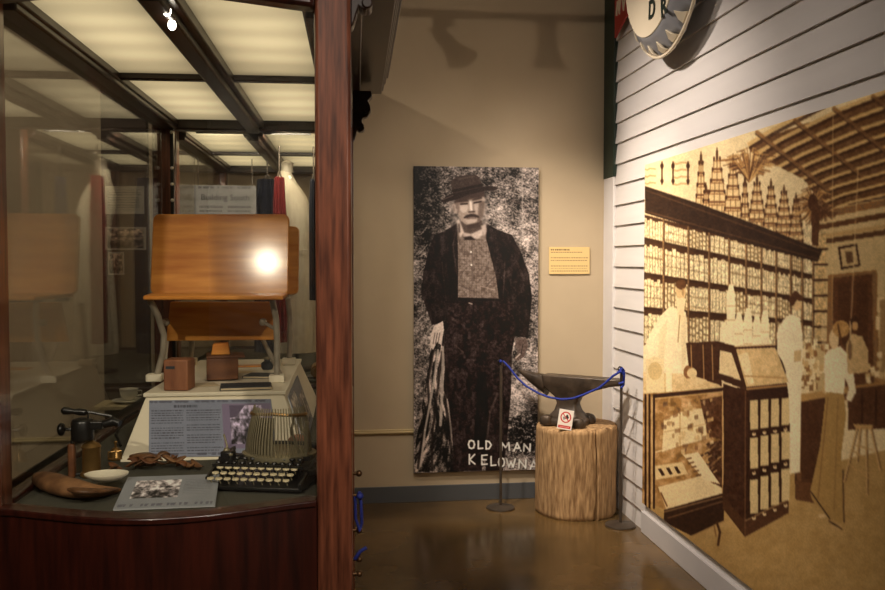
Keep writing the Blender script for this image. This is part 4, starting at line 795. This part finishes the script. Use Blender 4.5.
# right side panel with pictures
n2 = (bs[2]-bs[1]).cross(tp[1]-bs[1]).normalized(); n2 = n2 if n2.x > 0 else -n2
a_ = bs[1].lerp(bs[2], .06).lerp(tp[1].lerp(tp[2], .06), .92)+n2*.005; b_ = bs[1].lerp(bs[2], .62).lerp(tp[1].lerp(tp[2], .62), .92)+n2*.005; c_ = bs[1].lerp(bs[2], .06).lerp(tp[1].lerp(tp[2], .06), .06)+n2*.005
def sidepanel(p):
    p.c[:] = (112, 112, 120); photo(p, .05, .1, .45, .6, 6, (170, 160, 150)); p.line([(.05, .9), (.4, .1)], .02, (220, 214, 200)); photo(p, .55, .3, .95, .9, 8, (150, 140, 130))
o = sheet('side_text_panel', a_, b_-a_, c_-a_, 120, 60, .004, sidepanel, M['print'], GB, pn, px=False); o['label'] = 'grey picture panel on the right slope'

# ------------------------------------------------------------------ school desk: seat, backrest, panels, iron legs
dk = thing('school_desk', 'old honey-coloured wooden school desk with cast iron legs on the cream plinth', 'school desk', (-.36, 2.75, PTT)); DO = Vector((-.36, 2.75, PTT))
def D(p): return Vector(p)-DO
def slab(q, th, rc=.012):                        # four corner slab (tl, tr, br, bl) with rounded upper corners, thickness behind
    tl_, tr__, br__, bl_ = q; N_ = (tr__-tl_).cross(bl_-tl_).normalized(); N_ = N_ if N_.y > 0 else -N_; pts_ = []
    def co(c, a1, a2):
        e1 = (a1-c).normalized(); e2 = (a2-c).normalized(); return [c+e1*rc*(1-math.sin(t))+e2*rc*(1-math.cos(t)) for t in [PI/2*k/5 for k in range(6)]]
    pts_ += co(tl_, bl_, tr__)[::1]; pts_ += co(tr__, tl_, br__); pts_ += co(br__, tr__, bl_); pts_ += co(bl_, br__, tl_)
    n_ = len(pts_); return MB().add(pts_+[p+N_*th for p in pts_], [tuple(range(n_)), tuple(range(2*n_-1, n_-1, -1))]+[(i, (i+1) % n_, n_+(i+1) % n_, n_+i) for i in range(n_)])
slab([D(W(153, 214, 2.85)), D(W(289, 214, 2.87)), D(W(288, 296, 2.83)), D(W(150, 294, 2.81))], .014, .02).build('backrest', M['oak'], dk, bevel=.003)
s1, s2 = W(143, 297.5, 2.56), W(283, 296.5, 2.56); s3, s4 = W(288, 291, 2.80), W(151, 291, 2.80); zS = (s1.z+s2.z)/2
MB().add([D((p.x, p.y, zS+dz)) for dz in (-.009, .004) for p in (s1, s2, s3, s4)], [(0, 1, 2, 3), (4, 5, 6, 7), (0, 1, 5, 4), (1, 2, 6, 5), (2, 3, 7, 6), (3, 0, 4, 7)]).build('seat', M['oak'], dk, bevel=.004)
slab([D(W(170, 302, 2.84)), D(W(272, 302, 2.84)), D(W(274, 340, 2.86)), D(W(166, 341, 2.86))], .012, .004).build('lower_panel', M['oak'], dk, bevel=.002)
slab([D(W(246, 226, 3.20)), D(W(299, 226, 3.20)), D(W(298, 294, 3.12)), D(W(246, 294, 3.12))], .014, .02).build('rear_desktop', M['oak'], dk, bevel=.003)
def irn(px_, side):
    f0 = W(px_[0][0], px_[0][1], px_[0][2]); b = MB(); b.tube([D(W(*p)) for p in px_], .0095, 10); return b
leg_l = [(155, 386, 2.70), (158, 372, 2.70), (163, 352, 2.69), (164, 335, 2.68), (158, 316, 2.64), (150, 300, 2.60)]
leg_r = [(277, 385, 2.68), (277, 365, 2.68), (277, 340, 2.68), (276, 318, 2.66), (272, 299, 2.62)]
leg_rb = [(289, 365, 3.14), (290, 345, 3.14), (290, 318, 3.13), (288, 298, 3.10)]
leg_lb = [(190, 365, 3.14), (192, 345, 3.14), (192, 318, 3.13), (190, 302, 3.10)]
for q in (leg_l, leg_r, leg_rb, leg_lb):
    b = irn(q, 0); f_ = D(W(*q[0])); b.v = [(v[0], v[1], max(v[2], .001)) for v in b.v]; lg = b.build('leg', M['iron'], dk, bevel=.002); MB().box((f_.x, f_.y, .012), (.046, .046, .022)).build('foot_block', M['box'], lg, bevel=.002)
MB().tube([D(W(280, 374, 2.75)), D(W(262, 338, 3.05)), D(W(255, 325, 3.1))], .008, 8).build('iron_brace', M['iron'], dk)
b = MB(); b.tube([D(W(167, 342, 2.80)), D(W(165, 360, 2.75))], .006, 8); b.build('iron_brace', M['iron'], dk)
MB().ball(D(W(263, 322, 2.72)), .012, 8).tube([D(W(263, 322, 2.72)), D(W(277, 330, 2.68))], .006, 8).build('hinge_bolt', M['iron'], dk)
MB().ball(D(W(166, 322, 2.72)), .012, 8).tube([D(W(166, 322, 2.72)), D(W(160, 322, 2.66))], .006, 8).build('hinge_bolt', M['iron'], dk)

# small things on the plinth top
def block(name, lab, cat, x0, x1, yb, d, h, dep, m, z0, rot=0, cut=None, group=None):
    base = on((x0+x1)/2, yb, 2, z0); w_ = (x1-x0)/880*base.y*.99; t = thing(name, lab, cat, (base.x, base.y+dep/2, z0+.0005), (0, 0, R(rot)), group)
    return t, w_, h
t, w_, h = block('wooden_block', 'reddish brown wooden block with a slot, front left under the school desk', 'block', 165, 190, 391, 0, .088, .07, M['block'], PTT, -8)
MB().box((0, 0, .044), (.070, .07, .088)).build('block_body', M['block'], t, bevel=.004); MB().box((-.015, -.0352, .066), (.026, .002, .008)).build('slot', M['book'], t)
t, w_, h = block('wooden_box', 'brown wooden box behind the reddish block under the desk', 'box', 205, 236, 381, 0, .07, .09, M['block2'], PTT, 8)
MB().box((0, 0, .036), (.095, .10, .066)).build('box_body', M['block2'], t, bevel=.003); MB().box((.01, .01, .073), (.115, .11, .008)).build('lid', M['block2'], t, bevel=.002)
bx = Vector(t.location); t = thing('maple_block', 'small pale orange block resting on the brown wooden box', 'block', (bx.x-.005, bx.y, bx.z+.0775), (0, 0, R(5)))
MB().add([(-.028, -.02, 0), (.03, -.02, 0), (.03, .02, 0), (-.028, .02, 0), (-.022, -.02, .034), (.024, -.02, .036), (.024, .02, .036), (-.022, .02, .034)], [(0, 1, 2, 3), (4, 5, 6, 7), (0, 1, 5, 4), (1, 2, 6, 5), (2, 3, 7, 6), (3, 0, 4, 7)]).build('block_body', M['oak'], t, bevel=.003)
def flat(name, lab, cat, x, y, w_, l_, th, m, rot, z0=PTT, **k):
    q = on(x, y, 2, z0); t = thing(name, lab, cat, (q.x, q.y, z0+.0005), (0, 0, R(rot)), **k)
    MB().box((0, 0, th/2), (w_, l_, th)).build('cover', m, t, bevel=.0015)
    if th > .006: MB().box((.002, 0, th/2), (w_-.002, l_+.001, th*.6)).build('pages', M['paper'], t)
    return t
flat('slate_book', 'thin dark slate-coloured book lying flat, front right under the desk', 'book', 246, 388, .145, .10, .009, M['book'], 6)
flat('dark_book', 'dark slim book behind the slate-coloured book', 'book', 262, 377, .10, .09, .008, M['book'], -12)
flat('paper_sheet', 'aged paper sheet between the wooden blocks', 'paper', 205, 385, .07, .08, .0012, M['paper'], 20)
flat('paper_sheet', 'aged paper card behind the dark book', 'paper', 240, 372, .08, .06, .0012, M['khaki'], -15)
flat('paper_booklet', 'orange-brown booklet at the back of the plinth top', 'booklet', 252, 366.5, .13, .05, .004, M['oak'], 4)
q = on(255, 374, 2, PTT); t = thing('inkwell', 'small round dark inkwell beside the wooden box', 'inkwell', (q.x+.03, q.y+.12, PTT+.0005))
MB().lathe([(.016, 0), (.02, .006), (.02, .022), (.01, .028), (.010, .034)], n=20).build('bottle', M['book'], t); MB().lathe([(.012, .0345), (.012, .04), (.004, .043)], n=16).build('cap', M['tin'], t)

# ------------------------------------------------------------------ typewriter
tq = on(262, 484, 2, DZ); TW = Vector((-.198, 2.035, DZ+.0008))
tw = thing('typewriter', 'black antique typewriter with ivory keys and upright U-shaped typebars', 'typewriter', tuple(TW), (0, 0, R(-14)))
def T(b, n_, m, **k): return b.build(n_, m, tw, **k)
T(MB().prism([(-.12, .0), (.12, 0), (.12, .215), (-.12, .215)], .006, .014, lambda p, q, d: (p, q, d)), 'base_plate', M['black'], bevel=.002)
for s in (-1, 1): T(MB().prism([(.0 if s > 0 else .04, .006), (.225, .006), (.225, .060), (.13, .052), (.0 if s > 0 else .04, .024)], s*.118-.004, s*.118+.004, lambda p, q, d: (d, p, q)), 'side_frame', M['black'], bevel=.002)
def rep_part(name, mb, m, spots):                # one key or typebar, copied to its places
    o = T(mb, name, m); first = True
    for q in spots:
        c = o if first else o.copy()
        if not first: C.objects.link(c); c.parent = tw
        first = False; c.location = q[:3]
        if len(q) > 3: c.rotation_euler = (0, 0, q[3])
rep_part('ivory_key', MB().lathe([(.0078, 0), (.0085, .002), (.0078, .004)], n=12).tube([(0, 0, 0), (0, .012, -.012)], .0014, 5), M['key'], [(-.098+c*.0200+r_*.004, .014+r_*.020, .026+r_*.0085) for r_ in range(3) for c in range(10)])
rep_part('black_key', MB().lathe([(.0068, 0), (.0074, .002), (.006, .005)], n=10).tube([(0, 0, 0), (0, .01, -.03)], .0014, 5), M['black'], [(-.102+c*.0195, .075+r_*.018, .050+r_*.007) for r_ in range(2) for c in range(11)])
MB().span((-.11, .055, .045), (.112, .060, .052)).span((-.11, .110, .052), (.112, .135, .062)).build('key_comb', M['black'], tw)
# U-shaped typebar fans left and right, brass rim
cx, cy = .022, .155
b = MB(); rim = []
for k in range(37):
    t_ = PI*(1.0+k/36.0); rim.append(Vector((cx+.068*math.cos(t_), cy+.052*math.sin(t_), .165-.006*abs(math.cos(t_)))))
b.tube(rim, .0042, 8); T(b, 'brass_rim', M['brass'])
rep_part('typebar', MB().tube([(.080, 0, .066), (.077, 0, .105), (.067, 0, .150), (.061, 0, .178)], .0014, 5), M['tin'], [(cx, cy+.004, 0, PI*(1.0+k/31.0)) for k in range(32)])
b = MB(); rg = []                               # solid skirt of closely packed bars at the left, open bars at the right
for z_, r1 in ((.062, .084), (.08, .083), (.10, .080), (.125, .075), (.155, .067)):
    rg.append((z_, r1))
n_ = 20; vs = []; fs = []
for z_, r1 in rg:
    for k in range(n_+1): t_ = PI*(1.0+.52*k/n_); vs += [(cx+r1*math.cos(t_), cy+r1*.78*math.sin(t_), z_)]
m_ = len(vs)
for z_, r1 in rg:
    for k in range(n_+1): t_ = PI*(1.0+.52*k/n_); vs += [(cx+(r1-.003)*math.cos(t_), cy+(r1-.003)*.78*math.sin(t_), z_)]
for i in range(len(rg)-1):
    for k in range(n_): a_ = i*(n_+1)+k; fs += [(a_, a_+1, a_+n_+2, a_+n_+1), (m_+a_, m_+a_+n_+1, m_+a_+n_+2, m_+a_+1)]
b.add(vs, fs); T(b, 'typebar_skirt', M['tin'])
T(MB().lathe([(.088, .050), (.092, .056), (.092, .064), (.084, .068), (.05, .068)], (cx, cy, 0), 40, 1, .8), 'basket_ring', M['tin'])
T(MB().tube([(-.05, .235, .06), (.12, .235, .06)], .014, 20), 'platen', M['black'])
T(MB().tube([(.10, .12, .05), (.102, .12, .145)], .005, 8).tube([(.088, .125, .05), (.06, .13, .12), (.07, .13, .165)], .0035, 8).tube([(.10, .12, .10), (.07, .14, .165)], .003, 8), 'frame_strut', M['tin'])
T(MB().tube([(-.092, .10, .05), (-.092, .105, .085), (-.100, .11, .105), (-.102, .11, .112)], .0025, 8).ball((-.092, .10, .075), .008, 6).ball((-.078, .09, .068), .006, 6), 'carriage_lever', M['tin'])
T(MB().box((-.088, .10, .05), (.03, .03, .05)), 'left_bracket', M['black'], bevel=.004)
T(MB().tube([(.118, .06, .035), (.130, .075, .033), (.140, .12, .030), (.138, .17, .03)], .009, 10), 'side_handle', M['black'])

# ------------------------------------------------------------------ front card, leather pieces, dish
ca, cb, cc_ = on(113, 509, 2, DZ+.006), on(215, 505, 2, DZ+.006), W(128, 477, 2.08)
cdn = thing('caption_card', 'low tilted grey caption card with a small photograph, at the case front', 'card', tuple(ca)); 
def frontcard(p):
    p.c[:] = (150, 154, 160); p.c += ((fbm(p.x*6, p.y*4, 1, 2, 7)-.5)*16)[:, None]; photo(p, .12, .14, .60, .72, 12, (214, 204, 206)); textlines(p, .64, .95, .14, .66, 10, 5, c=(112, 114, 122)); r_ = random.Random(2)
    for k in range(26): a1 = r_.random()*.95; p.poly([(a1, .88), (a1+.03, .88), (a1+.02, .95), (a1, .95)], (112, 114, 126))
sheet('printed_face', cc_-ca, (cb.x-ca.x, cb.y-ca.y, 0), ca-cc_, 200, 80, .004, frontcard, M['print'], (150, 154, 160), cdn, px=False)
MB().box(((cb.x-ca.x)*.62, (cc_.y-ca.y)*.8, .0045), (.16, .004, .007)).build('support', M['panelgrey'], cdn)
def lump(name, m, c, pts, parent=None, n=14, flat=.6, seed=0):       # a crumpled elongated shape along pts (x, y, z, r)
    rr2 = random.Random(seed); rings = []; P_ = [Vector(p[:3]) for p in pts]
    for i, p in enumerate(P_):
        t_ = (P_[min(i+1, len(P_)-1)]-P_[max(i-1, 0)]).normalized(); s_ = t_.cross(Vector((0, 0, 1))).normalized(); u_ = s_.cross(t_); r1 = pts[i][3]; f1 = pts[i][4] if len(pts[i]) > 4 else flat
        rings.append([p+s_*math.cos(2*PI*k/n)*r1*rr2.uniform(.88, 1.12)+u_*math.sin(2*PI*k/n)*r1*f1*rr2.uniform(.93, 1.07) for k in range(n)])
    return MB().loft(rings).build(name, m, parent, subsurf=1, ang=180)
lo = on(70, 492, 2, DZ); le = thing('leather_sheath', 'long worn brown leather sheath with pointed ends lying front left', 'sheath', (lo.x, lo.y, DZ+.001))
def LO(x, y, dz, r, f=.6): q = on(x, y, 2, DZ+dz); return (q.x-lo.x, q.y-lo.y, dz, r, f)
lump('sheath_body', M['leather'], None, [LO(37, 475, .014, .008), LO(40, 478, .018, .022, .75), LO(50, 482, .022, .033, .7), LO(64, 487, .022, .036, .62), LO(80, 490, .021, .034, .6), LO(95, 492, .016, .024, .6), LO(112, 491, .010, .015, .6), LO(122, 490, .006, .006)], le, seed=4)
lump('sheath_flap', M['leaf'], None, [LO(66, 489, .034, .006), LO(80, 492, .036, .020, .4), LO(100, 492, .026, .016, .4), LO(120, 489, .012, .006)], le, seed=8)
dq = on(104, 483, 2, DZ+.02); di = tag(MB().lathe([(.018, 0), (.03, .003), (.046, .014), (.0475, .018), (.044, .016), (.028, .008), (.002, .006)], n=32, sx=1.05, sy=.8).build('oval_dish', M['white'], loc=(dq.x+.003, dq.y+.012, DZ+.022)), 'small white oval dish resting by the brown leather sheath', 'dish')
so = on(165, 468, 2, DZ); sp = thing('leather_straps', 'tangle of crumpled dark brown leather straps with buckle before the plinth', 'leather straps', (so.x-.012, so.y-.012, DZ+.001)); r3 = random.Random(12)
for j in range(26):
    x0 = r3.uniform(-.125, .08); y0 = r3.uniform(-.03, .03)*(1-.3*(x0 > 0)); a0 = r3.uniform(-.9, .9); k0 = r3.uniform(0, 6); lz = .010+.028*r3.random()*(1-abs(x0+.02)/.13); n_ = 4; L_ = r3.uniform(.012, .020); rr_ = r3.uniform(.008, .014); pts_ = []
    for k in range(n_): pts_.append((x0+k*L_*math.cos(a0), y0+k*L_*math.sin(a0), max(.008, lz+.010*math.sin(k*1.4+k0)), (.35, 1, .9, .3)[k]*rr_, r3.uniform(.3, .6)))
    lump('strap', (M['leaf'], M['leather'], M['block2'])[j % 3], None, pts_, sp, n=9, seed=j)
lump('leather_flap', M['leaf'], None, [(-.08, .02, .03, .006), (-.06, .015, .034, .02, .25), (-.03, .01, .036, .024, .25), (-.005, .0, .03, .008, .3)], sp, seed=3)
bk = on(130, 452, 2, DZ+.03); MB().tube([(-.125, 0, .028), (-.125, 0, .046), (-.095, .004, .048), (-.093, .004, .028), (-.125, 0, .028)], .0022, 6).tube([(-.11, 0, .028), (-.108, 0, .048)], .0018, 6).build('buckle', M['brass'], sp)
bq = on(113, 462, 2, DZ); t = thing('brass_bell', 'small shiny brass bell left of the cream plinth', 'bell', (bq.x, bq.y+.03, DZ+.001)); MB().lathe([(.020, 0), (.021, .003), (.017, .008), (.015, .022), (.008, .030), (.001, .032)], n=24).build('bell_body', M['brass'], t); MB().tube([(0, 0, .030), (0, 0, .042)], .003, 8).ball((0, 0, .045), .005, 6).build('knob', M['brass'], t)

# ------------------------------------------------------------------ brass blowtorch at the left
lq = on(92, 471, 2, DZ); bl_ = thing('blowtorch', 'old brass blowtorch with wooden handle and black burner by the left glass', 'blowtorch', (lq.x+.015, lq.y-.06, DZ+.001)); s_ = .975
MB().lathe([(.024, 0), (.0265, .004), (.026, .010), (.022, .014), (.0215, .070), (.024, .074), (.018, .082), (.006, .088)], n=28).build('brass_tank', M['brass'], bl_)
MB().box((-.046, 0, .040), (.017, .022, .085)).build('wooden_handle', M['block2'], bl_, bevel=.005)
MB().tube([(-.046, 0, .080), (-.046, 0, .094), (-.012, 0, .094)], .004, 8).tube([(-.046, 0, .004), (-.046, 0, -.0005+.004), (-.02, 0, .008)], .003, 8).build('handle_bracket', M['black'], bl_)
bb = MB().lathe([(.006, .086), (.026, .090), (.027, .094), (.027, .135), (.024, .142), (.010, .146)], (-.02, 0, 0), 24).box((.0, 0, .128), (.06, .03, .02)).build('burner_body', M['black'], bl_, bevel=.003)
MB().tube([(-.046, 0, .118), (-.060, 0, .118)], .004, 8).ball((-.070, 0, .118), .0165, 8, (.6, 1, 1)).build('valve_knob', M['black'], bb)
MB().tube([(-.006, 0, .14), (-.006, 0, .160), (.05, 0, .148)], .0035, 8).build('valve_rod', M['black'], bb)
MB().lathe([(.003, 0), (.008, .006), (.009, .02), (.006, .034), (.009, .046), (.010, .058), (.004, .064)], n=16).build('pump_handle', M['black'], bl_, loc=(-.006, 0, .158), rot=(0, R(-98+14), 0))
MB().tube([(.03, 0, .128), (.055, 0, .135), (.07, -.004, .13)], [.010, .012, .009], 12).build('nozzle', M['black'], bl_)
for i, (x0, y0, x1, y1) in enumerate(((98, 440, 128, 404), (112, 442, 128, 414))):
    pass
t = thing('curved_rod', 'dark curved metal rod standing behind the brass bell', 'rod', tuple(on(112, 455, 2, DZ)+Vector((0, .10, .001))))
MB().tube([(0, 0, .004), (-.02, .03, .03), (-.018, .12, .06), (.005, .2, .07)], .004, 8).build('rod_bar', M['lamp'], t)
t = thing('pink_stone', 'rough pinkish stone at the right behind the typewriter', 'stone', (-.10, 2.30, DZ+.001)); b = MB().ball((0, 0, .042), .032, 8, (1, 1.1, 1.25)); b.v = [(v[0]*(1+.15*math.sin(v[2]*90+v[1]*70)), v[1]*(1+.12*math.sin(v[0]*110)), v[2]) for v in b.v]; b.v = [(v[0], v[1], max(0, v[2])) for v in b.v]; b.build('stone_body', M['rock'], t, ang=180)

# ------------------------------------------------------------------ far case: dress form and garments, text banner
mp = W(296, 250, 4.30); MN = Vector((mp.x, mp.y, DZ+.001)); mn = thing('dress_form', 'dress form wearing a white linen dress behind the school desk', 'dress form', tuple(MN))
def M_(z, rx, ry, dx=0): return [Vector((dx+rx*math.cos(2*PI*k/32)*(1+.0*k), ry*math.sin(2*PI*k/32), z-MN.z)) for k in range(32)]
zz = lambda y: 1.55+(262-y)*4.30/880
b = MB(); prof = [(zz(352), .10, .09), (zz(345), .10, .09), (zz(320), .095, .085), (zz(290), .088, .08), (zz(262), .078, .072), (zz(245), .072, .066), (zz(222), .082, .078), (zz(208), .086, .078), (zz(197), .078, .066), (zz(188), .058, .05), (zz(181), .040, .038), (zz(172), .028, .028)]
rg = []
for z_, rx, ry in prof:
    dx = -.05*max(0, (z_-zz(222)))/(zz(172)-zz(222)); fold = .06 if z_ < zz(250) else 0
    rg.append([Vector((dx+rx*math.cos(2*PI*k/48)*(1+fold*math.sin(k*2.1)), ry*math.sin(2*PI*k/48)*(1+fold*math.sin(k*2.1)), z_-MN.z)) for k in range(48)])
dr = b.loft(rg).build('linen_dress', M['linen'], mn, ang=60)
MB().lathe([(.031, 0), (.028, .02), (.030, .04), (.034, .045), (.02, .052), (.012, .06)], (-.04, 0, zz(173)-MN.z), 24).build('neck_cap', M['iron'], dr)
MB().tube([(0, 0, .002), (0, 0, zz(350)-MN.z)], .012, 10).lathe([(.10, 0), (.10, .012), (.02, .02)], n=24).build('stand', M['lamp'], mn)
MB().tube([(-.02, -.085, zz(250)-MN.z), (.06, -.075, zz(250)-MN.z)], .003, 6).build('waist_seam', M['linen'], dr)
def garment(name, lab, m, xl, xr, yt, yb, d, cat):
    a_ = W(xl, yt, d); b_ = W(xr, yb, d); w_ = b_.x-a_.x; h_ = a_.z-b_.z; t = thing(name, lab, cat, ((a_.x+b_.x)/2, (a_.y+b_.y)/2, b_.z)); rg = []
    for k in range(9):
        v = k/8; wd = w_/2*(.72+.28*min(1, (1-v)*4)) if v > .75 else w_/2
        rg.append([Vector((wd*math.cos(2*PI*j/40)*(1+.05*math.sin(j*1.9+v)), .05*math.sin(2*PI*j/40)*(1+.25*math.sin(j*1.9+v)), h_*v)) for j in range(40)])
    MB().loft(rg).build('cloth', m, t, ang=80); MB().tube([(-w_*.2, 0, h_-.01), (0, 0, h_+.03), (0, 0, max(h_+.04, TZ-b_.z))], .004, 6).tube([(w_*.2, 0, h_-.01), (0, 0, h_+.03)], .004, 6).build('hanger', M['steel'], t)
garment('red_garment', 'deep red garment hanging left of the white dress form', M['redcloth'], 273, 287, 178, 342, 4.14, 'garment')
garment('navy_garment', 'dark navy garment hanging behind the school desk', M['navy'], 254, 282, 180, 352, 4.65, 'garment')
garment('navy_garment', 'dark navy garment right of the white dress form', M['navy'], 309, 319, 180, 300, 4.14, 'garment')
a_ = W(194, 185, 4.42); b_ = W(256, 300, 4.42); bn = thing('text_banner', 'grey hanging text banner headed in dark letters behind the desk', 'banner', ((a_.x+b_.x)/2, a_.y, b_.z)); w_ = b_.x-a_.x; h_ = a_.z-b_.z
def bnp(p):
    p.c[:] = (120, 118, 118); r_ = random.Random(4)
    for k in range(40): a1 = r_.random()*.95; p.poly([(a1, .01), (a1+.02, .01), (a1+.02, .03), (a1, .03)], (80, 78, 80))
    textlines(p, .08, .46, .17, .95, 22, 31, c=(70, 68, 70), gaps=(7, 15)); textlines(p, .54, .92, .17, .95, 22, 33, c=(70, 68, 70), gaps=(5, 12))
sheet('printed_face', (-w_/2, 0, h_), (w_, 0, 0), (0, 0, -h_), 130, 150, .006, bnp, M['print'], (120, 118, 118), bn, px=False)
text('heading', 'Building South', .042, M['ink'], bn, (0, -.002, h_-.062), (R(90), 0, 0), .0008)
MB().tube([(-w_/2+.02, .004, h_-.005), (-w_/2+.02, .004, TZ-.02-b_.z)], .0025, 6).tube([(w_/2-.02, .004, h_-.005), (w_/2-.02, .004, TZ-.02-b_.z)], .0025, 6).build('hanging_wires', M['steel'], bn)
# low exhibits at the far case deck
t = thing('brass_instrument', 'dull brass cylinder fitting lying right of the cream plinth, far case', 'instrument', tuple(cl(-.17, VD+.25, DZ+.001)))
MB().tube([(0, 0, .03), (.0, .16, .03)], .028, 16).tube([(0, .03, .03), (0, -.02, .03)], .02, 16).build('barrel', M['brass'], t); MB().box((0, .05, .003), (.09, .1, .006)).build('foot', M['black'], t)

# ------------------------------------------------------------------ exhibit partition seen through the left glass
YP = 4.45; xa = on(103, 300, 1, YP).x; xb = on(149, 300, 1, YP).x
ep = thing('exhibit_partition', 'dark brown exhibit partition with framed photographs left of the far case', 'partition', ((xa+xb)/2, YP, 0)); PO = Vector(((xa+xb)/2, YP, 0))
MB().span((xa-PO.x, .0, 0), (xb-PO.x, .04, 2.45)).build('board', M['panelbrown'], ep, bevel=.003)
def pe(x, y): q = on(x, y, 1, YP-.006); return q-PO
for j, (x0, y0, x1, y1) in enumerate(((105, 227, 146, 250), (108, 252, 124, 275), (105, 186, 144, 214))):
    A = pe(x0, y0); B = pe(x1, y0); D_ = pe(x0, y1)
    def fpn(p, j=j):
        p.c[:] = (150, 140, 124)
        if j < 2: photo(p, .06, .08, .94, .92, 40+j, (150, 128, 108))
        else: textlines(p, .08, .92, .1, .9, 9, 44, c=(84, 76, 68))
    o = sheet(('photo_print', 'photo_print', 'text_sheet')[j], A, B-A, D_-A, 60, 50, .004, fpn, M['print'], (150, 140, 124), ep, px=False)
A = pe(103, 400); MB().span((xa-PO.x, -.20, A.z-.02), (xb-PO.x, 0, A.z)).build('shelf', M['rail'], ep, bevel=.003)
q = PO+Vector((.03, -.10, A.z+.0008)); t = thing('tea_cup', 'white tea cup standing on a saucer on the partition shelf', 'cup', (q.x, q.y, q.z+.0115))
MB().lathe([(.022, 0), (.03, .006), (.04, .03), (.043, .055), (.041, .055), (.037, .03), (.018, .006)], n=28).build('bowl', M['white'], t); MB().tube([(.038, 0, .045), (.06, 0, .045), (.062, 0, .025), (.036, 0, .02)], .004, 8).build('handle', M['white'], t)
tag(MB().lathe([(.035, 0), (.05, .004), (.078, .012), (.078, .014), (.045, .0115), (.002, .0105)], n=32).build('saucer', M['white'], loc=tuple(q)), 'white saucer under the tea cup on the partition shelf', 'saucer')
